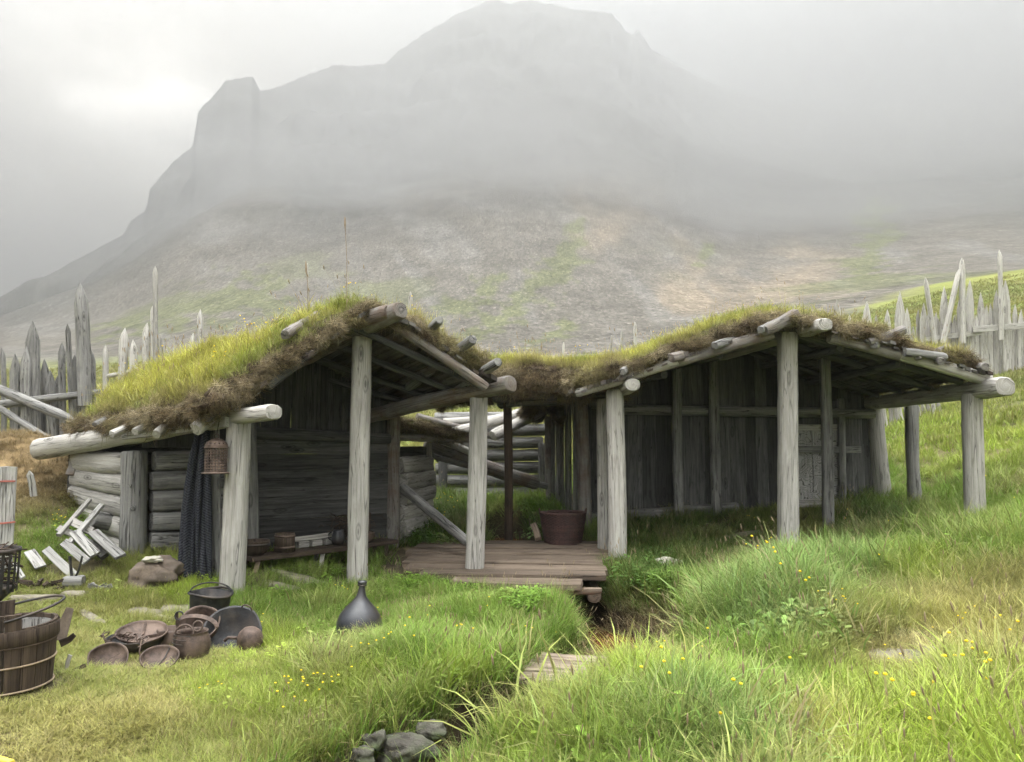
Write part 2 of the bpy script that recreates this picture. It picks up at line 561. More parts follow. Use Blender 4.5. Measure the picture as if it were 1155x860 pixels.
def ground_sheet():
    az = np.unique(np.concatenate([np.linspace(-math.pi, -.95, 60), np.linspace(-.95, -.68, 60), np.linspace(-.68, .68, 560), np.linspace(.68, .95, 60), np.linspace(.95, math.pi, 60)]))
    rr = np.concatenate([[.02, .5, 1.0, 1.5, 2.0], np.geomspace(2.4, 30, 330), np.geomspace(30.5, 1500, 330), [1700, 2000, 2500, 3200]])
    A, R = np.meshgrid(az, rr)
    X, Y = R * np.sin(A), R * np.cos(A)
    Z = height(X, Y)
    nr, na = X.shape
    co = np.stack([X, Y, Z], -1).reshape(-1, 3)
    i = np.arange(nr - 1)[:, None] * na + np.arange(na - 1)[None, :]
    quads = np.stack([i, i + na, i + na + 1, i + 1], -1).reshape(-1, 4)[:, ::-1]
    me = bpy.data.meshes.new('ground')
    me.vertices.add(len(co))
    me.vertices.foreach_set('co', co.ravel())
    me.loops.add(quads.size)
    me.loops.foreach_set('vertex_index', quads.ravel())
    me.polygons.add(len(quads))
    me.polygons.foreach_set('loop_start', np.arange(len(quads)) * 4)
    me.polygons.foreach_set('use_smooth', np.ones(len(quads), bool))
    me.update(calc_edges=True)
    # what covers the ground where (r = red etc: own colours of soil, turf and stone)
    x, y, r, a = X.ravel(), Y.ravel(), R.ravel(), A.ravel()
    n1, n2, n3 = fbm(x / 3, y / 3, 4), fbm(x * 1.3 + 9, y * 1.3, 4), fbm(x / 22, y / 22, 5)
    def C(*c): return np.array(c)[None, :]
    def mx(c, d, t): return c + (d - c) * np.clip(t, 0, 1)[:, None]
    col = mx(C(.075, .085, .03) + 0 * x[:, None], C(.11, .085, .05), .5 + n1)
    col = mx(col, C(.17, .135, .08), smooth(.0, .5, n2) * (r < 20))
    far = smooth(12, 26, r)
    fc = mx(C(.12, .16, .03) + 0 * x[:, None], C(.17, .18, .05), .5 + 1.4 * n3)
    fc = mx(fc, C(.12, .15, .05), smooth(.05, .4, n1) * .6)
    col = mx(col, fc, far)
    # scree above the meadow
    st = np.interp(a, [-.7, -.35, -.12, .0, .2, .36, .45, .6, .8], [62, 60, 58, 50, 48, 46, 66, 92, 100])
    soft = np.interp(a, [-.6, -.3, -.1, .1], [60, 50, 25, 8])
    sc = smooth(-1, 1, (r - st * (1 + .28 * n3)) / soft)
    m1, m2 = fbm(a * 8 + 2, r / 140, 5), fbm((a + r * .0007) * 26, r / 70, 5)
    scree = mx(C(.105, .096, .082) + 0 * x[:, None], C(.175, .145, .108), smooth(-.1, .3, m1) * smooth(-.12, .12, a) * (1 - smooth(.34, .5, a)))
    scree = mx(scree, C(.14, .134, .123), smooth(.05, .45, m2) * .6)
    scree = mx(scree, C(.075, .074, .068), smooth(.1, .6, (r - 150) / 450 + .25 * m1))
    green = .8 * smooth(.2, .4, fbm(x / 28 + 8, y / 42 + 3, 6)) * (1 - smooth(150, 300, r)) * (1 - .75 * smooth(-.2, -.02, a) * (1 - smooth(.3, .4, a)))
    lr_ = np.log(np.maximum(r, 1))
    for (u0, v0, u1, v1, wd) in ((500, 392, 655, 272, .032), (470, 372, 560, 322, .03), (992, 236, 975, 312, .032), (1000, 262, 968, 300, .03), (600, 388, 640, 372, .03), (790, 298, 800, 280, .012), (150, 365, 300, 340, .06)):
        p, q = G(u0, v0, 20, 1400), G(u1, v1, 20, 1400)
        ax, ay, bx_, by_ = math.atan2(p.x, p.y), math.log(math.hypot(p.x, p.y)) * .18, math.atan2(q.x, q.y), math.log(math.hypot(q.x, q.y)) * .18
        dx, dy = bx_ - ax, by_ - ay
        tt = np.clip(((a - ax) * dx + (lr_ * .18 - ay) * dy) / (dx * dx + dy * dy), 0, 1)
        dd = np.hypot(a - ax - tt * dx, lr_ * .18 - ay - tt * dy) / wd
        green = np.maximum(green, smooth(.35, .8, 1 - dd * .95 + 1.0 * fbm(a * 55, lr_ * 22, 5)) * (r > 30))
    scree = mx(scree, C(.095, .105, .045), green * .7)
    col = mx(col, scree, sc)
    # bare earth: stream cut, floors, worn path, bank
    d = stream_d(x, y)
    dirt = (1 - smooth(.8, 1.25, d)) * (r < 16)
    col = mx(col, C(.028, .02, .014) + .006 * n2[:, None], dirt)
    for poly in (HUT_A, PORCH_A, HUT_B, PORCH_B):
        col = mx(col, C(.07, .055, .038), inside_poly(x, y, poly) * .8)
    bank = np.exp(-(((x + 6.7) / 1.0) ** 2 + ((y - 9.9) / 1.0) ** 2))
    col = mx(col, C(.16, .115, .06), smooth(.25, .5, bank + .2 * n2))
    ca = me.attributes.new('cover', 'FLOAT_COLOR', 'POINT')
    ca.data.foreach_set('color', np.concatenate([np.clip(col, .01, 1), sc[:, None]], 1).astype(np.float32).ravel())
    m, nt, out = new_mat('meadow_and_scree')
    at = nd(nt, 'ShaderNodeAttribute', attribute_name='cover')
    scr = at.outputs['Alpha']
    s1 = nd(nt, 'ShaderNodeTexVoronoi', Vector=objmap(nt, (1.5, .4, .9)), Scale=1.0)
    s2 = nd(nt, 'ShaderNodeTexVoronoi', Vector=objmap(nt, (3.2, .75, 1.8)), Scale=1.0)
    s3 = nd(nt, 'ShaderNodeTexNoise', Vector=objmap(nt, (.16, .06, .1)), Scale=1.0, Detail=9.0, Roughness=.72)
    s4 = nd(nt, 'ShaderNodeTexNoise', Vector=objmap(nt, 7.0), Scale=1.0, Detail=7.0, Roughness=.7)
    st1 = ramp(nt, s1.outputs['Color'], [(.1, .78), (.5, 1.0), (.9, 1.25)])
    st2 = ramp(nt, s2.outputs['Color'], [(.1, .7), (.5, .95), (.85, 1.15), (.97, 1.9)])
    grain = mixc(nt, 1.0, st1, st2, 'MULTIPLY')
    grain = mixc(nt, 1.0, grain, ramp(nt, s3.outputs[0], [(.3, .65), (.7, 1.35)]), 'MULTIPLY')
    meadow = ramp(nt, s4.outputs[0], [(.3, .5), (.7, 1.5)])
    meadow = mixc(nt, 1.0, meadow, ramp(nt, s3.outputs[0], [(.3, .7), (.7, 1.3)]), 'MULTIPLY')
    k = mixc(nt, scr, meadow, grain)
    colr = mixc(nt, 1.0, at.outputs['Color'], k, 'MULTIPLY')
    hh = mth(nt, 'MULTIPLY', s1.outputs['Distance'], scr)
    bp = nd(nt, 'ShaderNodeBump', Height=mth(nt, 'ADD', hh, mth(nt, 'MULTIPLY', s4.outputs[0], .04)), Strength=.35, Distance=.6)
    b = nd(nt, 'ShaderNodeBsdfPrincipled', **{'Base Color': colr, 'Roughness': .95, 'Normal': bp.outputs[0]})
    b.inputs['Specular IOR Level'].default_value = .1
    nt.links.new(b.outputs[0], out.inputs[0])
    me.materials.append(m)
    o = bpy.data.objects.new('ground', me)
    COL.objects.link(o)
    o['kind'] = 'structure'
    return o


ground_sheet()


def stream_water():
    mb = MB()
    pts = [Vector((x, y, 0)) for x, y in STREAM[:11]]
    fine = []
    for i in range(len(pts) - 1):
        for k in range(5):
            fine.append(pts[i].lerp(pts[i + 1], k / 5))
    vs, fs, uv = [], [], []
    for i, p in enumerate(fine):
        t = (fine[min(i + 1, len(fine) - 1)] - fine[max(i - 1, 0)]).normalized()
        n = Vector((t.y, -t.x, 0))
        z = H(p.x, p.y) + .19
        vs += [(p.x + n.x * .6, p.y + n.y * .6, z), (p.x - n.x * .6, p.y - n.y * .6, z)]
    zz = [v[2] for v in vs]
    zz = np.minimum.accumulate(np.array(zz[::2]))
    vs = [(v[0], v[1], float(zz[i // 2])) for i, v in enumerate(vs)]
    for i in range(len(fine) - 1):
        fs.append((2 * i, 2 * i + 1, 2 * i + 3, 2 * i + 2))
        uv += [(0, 0)] * 4
    mb.add(vs, fs, uv)
    m, nt, out = new_mat('peaty_water')
    n = nd(nt, 'ShaderNodeTexNoise', Vector=objmap(nt, 5.0), Scale=1.0, Detail=5.0)
    col = ramp(nt, n.outputs[0], [(.35, (.07, .028, .012)), (.6, (.17, .065, .025)), (.75, (.26, .12, .05))])
    bp = nd(nt, 'ShaderNodeBump', Height=n.outputs[0], Strength=.1, Distance=.02)
    b = nd(nt, 'ShaderNodeBsdfPrincipled', **{'Base Color': col, 'Roughness': .12, 'Normal': bp.outputs[0]})
    nt.links.new(b.outputs[0], out.inputs[0])
    mb.build('stream_water', m, kind='structure')


stream_water()


# ------------------------------------------------------------ sky, sun, air
SUNV = ray(155, 160).normalized()


def world():
    w = bpy.data.worlds.new('World')
    SC.world = w
    w.use_nodes = True
    nt = w.node_tree
    bg = nt.nodes['Background']
    sky = nt.nodes.new('ShaderNodeTexSky')
    sky.sky_type = 'NISHITA'
    sky.sun_disc = False
    sky.sun_elevation = math.asin(SUNV.z)
    sky.sun_rotation = math.atan2(SUNV.x, SUNV.y)
    sky.air_density, sky.dust_density = 1.2, 3.0
    tc = nt.nodes.new('ShaderNodeTexCoord')
    n = nd(nt, 'ShaderNodeTexNoise', Scale=2.2, Detail=5.0, Roughness=.5, Distortion=.4)
    mp = nt.nodes.new('ShaderNodeMapping')
    mp.inputs['Scale'].default_value = (1, 1, 1.7)
    nt.links.new(tc.outputs['Generated'], mp.inputs[0])
    nt.links.new(mp.outputs[0], n.inputs['Vector'])
    cloud = ramp(nt, n.outputs[0], [(.3, .74), (.7, 1.1)])
    cl = mixc(nt, 1.0, (SKYC[0], SKYC[1], SKYC[2]), cloud, 'MULTIPLY')
    sep = nt.nodes.new('ShaderNodeSeparateXYZ')
    nt.links.new(tc.outputs['Generated'], sep.inputs[0])
    up = mth(nt, 'MULTIPLY_ADD', mth(nt, 'POWER', mth(nt, 'MAXIMUM', sep.outputs[2], 0.0), 5.0), 16.5, .17)      # an overcast sky is brightest overhead
    bk = mth(nt, 'MULTIPLY', mth(nt, 'MAXIMUM', mth(nt, 'MULTIPLY', sep.outputs[1], -1.0), 0.0), mth(nt, 'ADD', mth(nt, 'MAXIMUM', sep.outputs[2], 0.0), .25))
    up = mth(nt, 'ADD', up, mth(nt, 'MULTIPLY', bk, 6.0))      # brightness added behind the viewer, to light the post fronts
    upc = nt.nodes.new('ShaderNodeCombineXYZ')
    for k in range(3):
        nt.links.new(up, upc.inputs[k])
    cl = mixc(nt, 1.0, cl, upc.outputs[0], 'MULTIPLY')
    # thin spot of the cloud where the sun stands behind it
    dot = nt.nodes.new('ShaderNodeVectorMath')
    dot.operation = 'DOT_PRODUCT'
    nrm = nt.nodes.new('ShaderNodeVectorMath')
    nrm.operation = 'NORMALIZE'
    nt.links.new(tc.outputs['Generated'], nrm.inputs[0])
    nt.links.new(nrm.outputs[0], dot.inputs[0])
    dot.inputs[1].default_value = SUNV
    n3 = nd(nt, 'ShaderNodeTexNoise', Scale=7.0, Detail=4.0, Roughness=.55)
    nt.links.new(mp.outputs[0], n3.inputs['Vector'])
    dd = mth(nt, 'ADD', dot.outputs['Value'], mth(nt, 'MULTIPLY_ADD', n3.outputs[0], .03, -.015))
    g1 = ramp(nt, dd, [(.945, 0.0), (.984, .09), (.9955, .45), (.9996, 1.0)])
    glow = mixc(nt, 1.0, (GLOW, GLOW, GLOW * .97), g1, 'MULTIPLY')
    cl = mixc(nt, 1.0, cl, glow, 'ADD')
    c = mixc(nt, .08, cl, sky.outputs[0])
    nt.links.new(c, bg.inputs[0])
    bg.inputs[1].default_value = .1


SKYC, GLOW = (8.7, 8.75, 8.65), 20.0
world()
sd = bpy.data.lights.new('sun', 'SUN')
sd.energy = .6
sd.angle = math.radians(25)
sd.color = (1, .97, .92)
so = bpy.data.objects.new('sun', sd)
COL.objects.link(so)
so.rotation_euler = SUNV.to_track_quat('Z', 'Y').to_euler()
so.location = (0, 0, 30)

DENS = .0019


def haze():
    mb = MB()
    x0, x1, y0, y1, z0, z1 = -1900, 2300, -700, 3400, -8, 560
    vs = [(x0, y0, z0), (x1, y0, z0), (x1, y1, z0), (x0, y1, z0), (x0, y0, z1), (x1, y0, z1), (x1, y1, z1), (x0, y1, z1)]
    fs = [(0, 3, 2, 1), (4, 5, 6, 7), (0, 1, 5, 4), (1, 2, 6, 5), (2, 3, 7, 6), (3, 0, 4, 7)]
    mb.add(vs, fs, [(0, 0)] * 24)
    m, nt, out = new_mat('misty_air')
    v = nt.nodes.new('ShaderNodeVolumePrincipled')
    v.inputs['Color'].default_value = (.355, .357, .358, 1)
    v.inputs['Density'].default_value = DENS
    v.inputs['Anisotropy'].default_value = .55
    nt.links.new(v.outputs[0], out.inputs['Volume'])
    mb.build('haze', m, kind='stuff')


def mist_bank(c, s, dens, seed, rot=0.0):
    import bmesh
    bm = bmesh.new()
    bmesh.ops.create_icosphere(bm, subdivisions=3, radius=1)
    me = bpy.data.meshes.new('mist')
    bm.to_mesh(me)
    bm.free()
    m, nt, out = new_mat('drifting_mist')
    tc = nt.nodes.new('ShaderNodeTexCoord')
    ln = nt.nodes.new('ShaderNodeVectorMath')
    ln.operation = 'LENGTH'
    nt.links.new(tc.outputs['Object'], ln.inputs[0])
    n = nd(nt, 'ShaderNodeTexNoise', Scale=2.4, Detail=4.0, Roughness=.55, Distortion=.3)
    mp = nt.nodes.new('ShaderNodeMapping')
    mp.inputs['Location'].default_value = (seed * 5.1, 0, seed)
    mp.inputs['Scale'].default_value = (1.6, 1, .8)
    nt.links.new(tc.outputs['Object'], mp.inputs[0])
    nt.links.new(mp.outputs[0], n.inputs['Vector'])
    f = mth(nt, 'POWER', mth(nt, 'MAXIMUM', mth(nt, 'SUBTRACT', 1.0, ln.outputs['Value']), 0.0), 1.5)
    k = ramp(nt, n.outputs[0], [(.38, 0.02), (.62, 1.0)])
    d = mth(nt, 'MULTIPLY', mth(nt, 'MULTIPLY', f, k), dens)
    v = nt.nodes.new('ShaderNodeVolumePrincipled')
    v.inputs['Color'].default_value = (.47, .47, .475, 1)
    v.inputs['Anisotropy'].default_value = .4
    nt.links.new(d, v.inputs['Density'])
    nt.links.new(v.outputs[0], out.inputs['Volume'])
    me.materials.append(m)
    o = bpy.data.objects.new('mist', me)
    COL.objects.link(o)
    o.location, o.scale, o.rotation_euler = c, s, (0, rot, 0)
    o['kind'] = 'stuff'


haze()
mist_bank(P(640, 262, 290), (320, 95, 75), .032, 1, .10)
mist_bank(P(330, 235, 360), (200, 60, 60), .012, 3, -.1)
mist_bank(P(760, 150, 560), (240, 100, 80), .006, 5, .2)
mist_bank(P(1060, 150, 520), (420, 130, 150), .009, 2, -.05)

# ------------------------------------------------------------ camera
cd = bpy.data.cameras.new('camera')
cam = bpy.data.objects.new('camera', cd)
COL.objects.link(cam)
SC.camera = cam
cd.sensor_width = 36
cd.lens = F / 1155 * 36
cd.clip_start, cd.clip_end = .05, 9000
cam.location = (0, 0, EYE)
cam.rotation_euler = (math.pi / 2 + PITCH, 0, 0)

SC.view_settings.view_transform = 'Standard'
SC.view_settings.look = 'None'
SC.view_settings.gamma = 1
SC.view_settings.exposure = 1.24
SC.render.engine = 'CYCLES'
cy = SC.cycles
cy.use_denoising = True
try:
    cy.denoiser = 'OPENIMAGEDENOISE'
    cy.denoising_input_passes = 'RGB_ALBEDO_NORMAL'
    cy.denoising_prefilter = 'ACCURATE'
except Exception:
    pass
cy.use_adaptive_sampling = True
cy.adaptive_threshold = .045
cy.max_bounces = 5
cy.diffuse_bounces = 3
cy.glossy_bounces = 2
cy.transmission_bounces = 3
cy.transparent_max_bounces = 6
cy.volume_bounces = 1
cy.volume_max_steps = 48
cy.caustics_reflective = cy.caustics_refractive = False

# ------------------------------------------------------------ grass
def blade_mat(name, tr=.35, rough=.55, seed_col=None):
    m, nt, out = new_mat(name)
    ti = nd(nt, 'ShaderNodeAttribute', attribute_type='INSTANCER', attribute_name='tint')
    bl = nd(nt, 'ShaderNodeAttribute', attribute_name='blade')          # r brightness, g dryness, b fixed colour
    sx = nt.nodes.new('ShaderNodeSeparateColor')
    nt.links.new(bl.outputs['Color'], sx.inputs[0])
    col = mixc(nt, sx.outputs[1], ti.outputs['Color'], (.34, .27, .13))
    if seed_col:
        col = mixc(nt, sx.outputs[2], col, seed_col)
    br = nt.nodes.new('ShaderNodeCombineColor')
    for k in range(3):
        nt.links.new(sx.outputs[0], br.inputs[k])
    col = mixc(nt, 1.0, col, br.outputs[0], 'MULTIPLY')
    b = nd(nt, 'ShaderNodeBsdfPrincipled', **{'Base Color': col, 'Roughness': rough})
    b.inputs['Specular IOR Level'].default_value = .3
    t = nt.nodes.new('ShaderNodeBsdfTranslucent')
    nt.links.new(col, t.inputs[0])
    mx = nt.nodes.new('ShaderNodeMixShader')
    mx.inputs[0].default_value = tr
    nt.links.new(b.outputs[0], mx.inputs[1])
    nt.links.new(t.outputs[0], mx.inputs[2])
    nt.links.new(mx.outputs[0], out.inputs[0])
    return m


BLADE = blade_mat('grass_blade', seed_col=(.30, .23, .14))
PETAL = blade_mat('flower_petal', tr=.2, seed_col=(.85, .62, .02))
REDP = blade_mat('clover_petal', tr=.2, seed_col=(.45, .08, .09))
protos = bpy.data.collections.new('grass_shapes')      # not linked to the scene: only the shapes the turf is made of


class Tuft:
    def __init__(s):
        s.v, s.f, s.c = [], [], []

    def blade(s, x, y, L, w, az, lean, curl, br, dry, seg=4, fix=0.0, tipfix=0.0):
        o = len(s.v)
        dx, dy = math.cos(az), math.sin(az)
        px, py = -dy, dx
        p = [x, y, -.02]
        ang = lean
        for i in range(seg + 1):
            t = i / seg
            ww = w * (1 - t) ** .7 * .5
            pts = [(p[0] - px * ww, p[1] - py * ww, p[2]), (p[0] + px * ww, p[1] + py * ww, p[2])] if i < seg else [tuple(p)]
            s.v += pts
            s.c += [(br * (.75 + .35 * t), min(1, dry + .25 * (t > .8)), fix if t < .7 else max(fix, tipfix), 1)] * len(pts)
            st = L / seg
            p = [p[0] + dx * math.sin(ang) * st, p[1] + dy * math.sin(ang) * st, p[2] + math.cos(ang) * st]
            ang += curl / seg * (1 + t)
        for i in range(seg - 1):
            s.f.append((o + 2 * i, o + 2 * i + 1, o + 2 * i + 3, o + 2 * i + 2))
        k = o + 2 * (seg - 1)
        s.f.append((k, k + 1, k + 2))

    def ell(s, c, r, h, fix, br=1.0, n=5):
        o = len(s.v)
        rings = [(-.5, .3), (-.15, 1), (.2, .85), (.5, .15)]
        for z, q in rings:
            for j in range(n):
                th = 6.283 * j / n
                s.v.append((c[0] + r * q * math.cos(th), c[1] + r * q * math.sin(th), c[2] + z * h))
                s.c.append((br, 0, fix, 1))
        for i in range(3):
            for j in range(n):
                s.f.append((o + i * n + j, o + i * n + (j + 1) % n, o + (i + 1) * n + (j + 1) % n, o + (i + 1) * n + j))
        s.f.append(tuple(o + 3 * n + j for j in range(n)))

    def leaf(s, c, d, r, br):
        """small roundish leaf"""
        o = len(s.v)
        d = Vector(d).normalized()
        side = d.cross(Vector((0, 0, 1))).normalized()
        c = Vector(c)
        for a, b, z in ((0, 0, 0), (.5, .45, .12), (1, .3, .1), (1.25, 0, -.05), (1, -.3, .1), (.5, -.45, .12)):
            s.v.append(tuple(c + d * a * r + side * b * r + Vector((0, 0, z * r))))
            s.c.append((br, 0, 0, 1))
        s.f += [(o, o + 1, o + 5), (o + 1, o + 2, o + 4, o + 5), (o + 2, o + 3, o + 4)]

    def done(s, name, mat):
        me = bpy.data.meshes.new(name)
        me.from_pydata(s.v, [], s.f)
        a = me.attributes.new('blade', 'FLOAT_COLOR', 'POINT')
        a.data.foreach_set('color', np.array(s.c, dtype=np.float32).ravel())
        me.polygons.foreach_set('use_smooth', np.ones(len(s.f), bool))
        me.materials.append(mat)
        o = bpy.data.objects.new(name, me)
        protos.objects.link(o)


R_ = random.Random(5)
for k in range(4):          # 0-3 long soft tuft (blade .3 m)
    t = Tuft()
    for i in range(34):
        a = R_.uniform(0, 6.28)
        q = R_.random() ** .6 * .075
        t.blade(q * math.cos(a), q * math.sin(a), R_.uniform(.16, .34), R_.uniform(.0035, .006), a + R_.uniform(-.8, .8), R_.uniform(.02, .35), R_.uniform(.3, 1.5), R_.uniform(.65, 1.35), max(0, R_.gauss(.0, .22)))
    t.done(f'a{k}_tuft', BLADE)
for k in range(3):          # 4-6 dense short turf (blade .3 m scaled down)
    t = Tuft()
    for i in range(46):
        a = R_.uniform(0, 6.28)
        q = R_.random() ** .5 * .2
        t.blade(q * math.cos(a), q * math.sin(a), R_.uniform(.12, .34), R_.uniform(.008, .013), R_.uniform(0, 6.28), R_.uniform(.1, .8), R_.uniform(.2, 1.4), R_.uniform(.65, 1.35), max(0, R_.gauss(.12, .3)), seg=3)
    t.done(f'b{k}_turf', BLADE)
for k in range(2):          # 7-8 dry matted fibres
    t = Tuft()
    for i in range(40):
        a = R_.uniform(0, 6.28)
        q = R_.random() ** .5 * .09
        t.blade(q * math.cos(a), q * math.sin(a), R_.uniform(.08, .3), R_.uniform(.004, .011), R_.uniform(0, 6.28), R_.uniform(0, .9), R_.uniform(-1.8, 2.6), R_.uniform(.3, 1.7), R_.choice([0, 0, .3, .8]), seg=4)
    t.done(f'c{k}_fibre', BLADE)
for k in range(2):          # 9-10 thin flowering stalks
    t = Tuft()
    for i in range(5):
        a = R_.uniform(0, 6.28)
        q = R_.random() * .07
        L = R_.uniform(.3, .5)
        ln = R_.uniform(.0, .25)
        t.blade(q * math.cos(a), q * math.sin(a), L, .003, a, ln, .25, 1.1, .5, seg=5, tipfix=1.0)
        t.ell((q * math.cos(a) + math.cos(a) * L * math.sin(ln + .1), q * math.sin(a) + math.sin(a) * L * math.sin(ln + .1), L * math.cos(ln + .1) * .93), .0042, .05, 1.0)
    for i in range(10):
        a = R_.uniform(0, 6.28)
        t.blade(.04 * math.cos(a), .04 * math.sin(a), R_.uniform(.15, .3), .004, a, R_.uniform(.05, .4), 1.0, 1.0, .15)
    t.done(f'd{k}_stalk', BLADE)
for k in range(3):          # 11-13 broad leaved clump
    t = Tuft()
    for i in range(34):
        a = R_.uniform(0, 6.28)
        q = R_.random() ** .5 * .13
        c = (q * math.cos(a), q * math.sin(a), R_.uniform(.03, .16))
        t.leaf(c, (math.cos(a + R_.uniform(-1, 1)), math.sin(a + R_.uniform(-1, 1)), R_.uniform(-.2, .5)), R_.uniform(.02, .042), R_.uniform(.7, 1.3))
        if i % 2:
            t.blade(c[0], c[1], c[2] + .03, .003, a, 0.05, .1, .8, 0, seg=2)
    t.done(f'e{k}_leafy', BLADE)
for k in range(3):          # 14-16 yellow flower heads on stems
    t = Tuft()
    for i in range((1, 2, 4)[k]):
        a = R_.uniform(0, 6.28)
        L = R_.uniform(.2, .34)
        q = .05 * i
        ln = R_.uniform(0, .2)
        x, y = q * math.cos(a), q * math.sin(a)
        t.blade(x, y, L, .004, a, ln, .1, 1.0, .0)
        t.ell((x + math.cos(a) * L * math.sin(ln + .05), y + math.sin(a) * L * math.sin(ln + .05), L * math.cos(ln + .05) - .012), .009, .012, 1.0, n=7)
    t.done(f'f{k}_flower', PETAL)
t = Tuft()                  # 17 red clover
for i in range(3):
    a = 2.1 * i
    t.blade(0, 0, .2 + .03 * i, .004, a, .15, .2, 1, 0)
    t.ell((math.cos(a) * .04, math.sin(a) * .04, .19 + .03 * i), .014, .03, 1.0, n=7)
t.done('g0_clover', REDP)
for k in range(2):          # 18-19 coarse tuft for the distance
    t = Tuft()
    for i in range(26):
        a = R_.uniform(0, 6.28)
        q = R_.random() ** .5 * .28
        t.blade(q * math.cos(a), q * math.sin(a), R_.uniform(.12, .3), R_.uniform(.02, .035), R_.uniform(0, 6.28), R_.uniform(.1, .5), R_.uniform(.2, .9), R_.uniform(.75, 1.25), max(0, R_.gauss(.08, .2)), seg=2)
    t.done(f'h{k}_coarse', BLADE)


def gn_group():
    g = bpy.data.node_groups.new('scatter_turf', 'GeometryNodeTree')
    g.interface.new_socket('Geometry', in_out='INPUT', socket_type='NodeSocketGeometry')
    g.interface.new_socket('Geometry', in_out='OUTPUT', socket_type='NodeSocketGeometry')
    i, o = g.nodes.new('NodeGroupInput'), g.nodes.new('NodeGroupOutput')
    ip = g.nodes.new('GeometryNodeInstanceOnPoints')
    ci = g.nodes.new('GeometryNodeCollectionInfo')
    ci.inputs['Collection'].default_value = protos
    ci.inputs['Separate Children'].default_value = True
    ci.inputs['Reset Children'].default_value = True
    def na(name, typ):
        n = g.nodes.new('GeometryNodeInputNamedAttribute')
        n.data_type = typ
        n.inputs['Name'].default_value = name
        return n.outputs['Attribute']
    L = g.links.new
    L(i.outputs[0], ip.inputs['Points'])
    L(ci.outputs[0], ip.inputs['Instance'])
    ip.inputs['Pick Instance'].default_value = True
    L(na('idx', 'INT'), ip.inputs['Instance Index'])
    L(na('rot', 'FLOAT_VECTOR'), ip.inputs['Rotation'])
    L(na('sc', 'FLOAT_VECTOR'), ip.inputs['Scale'])
    L(ip.outputs[0], o.inputs[0])
    return g


GN = gn_group()


def scatter(name, pos, rot, sc, idx, tint, parent=None, origin=None):
    me = bpy.data.meshes.new(name)
    pos = np.asarray(pos, float)
    if origin is None:
        origin = (0, 0, 0) if parent is None else WL[parent.name]
    me.vertices.add(len(pos))
    me.vertices.foreach_set('co', (pos - np.array(origin)).astype(np.float32).ravel())
    sc = np.asarray(sc, float)
    if sc.ndim == 1:
        sc = np.stack([sc, sc, sc], 1)
    a = me.attributes.new('rot', 'FLOAT_VECTOR', 'POINT')
    a.data.foreach_set('vector', np.asarray(rot, np.float32).ravel())
    a = me.attributes.new('sc', 'FLOAT_VECTOR', 'POINT')
    a.data.foreach_set('vector', sc.astype(np.float32).ravel())
    a = me.attributes.new('idx', 'INT', 'POINT')
    a.data.foreach_set('value', np.asarray(idx, np.int32))
    a = me.attributes.new('tint', 'FLOAT_COLOR', 'POINT')
    t = np.clip(np.asarray(tint, np.float32), .004, 1)
    a.data.foreach_set('color', np.concatenate([t, np.ones((len(t), 1), np.float32)], 1).ravel())
    me.update()
    o = bpy.data.objects.new(name, me)
    COL.objects.link(o)
    md = o.modifiers.new('turf', 'NODES')
    md.node_group = GN
    if parent is not None:
        o.parent = parent
        o.location = Vector(origin) - WL[parent.name]
    else:
        o.location = origin
    o['kind'] = 'stuff'
    return o


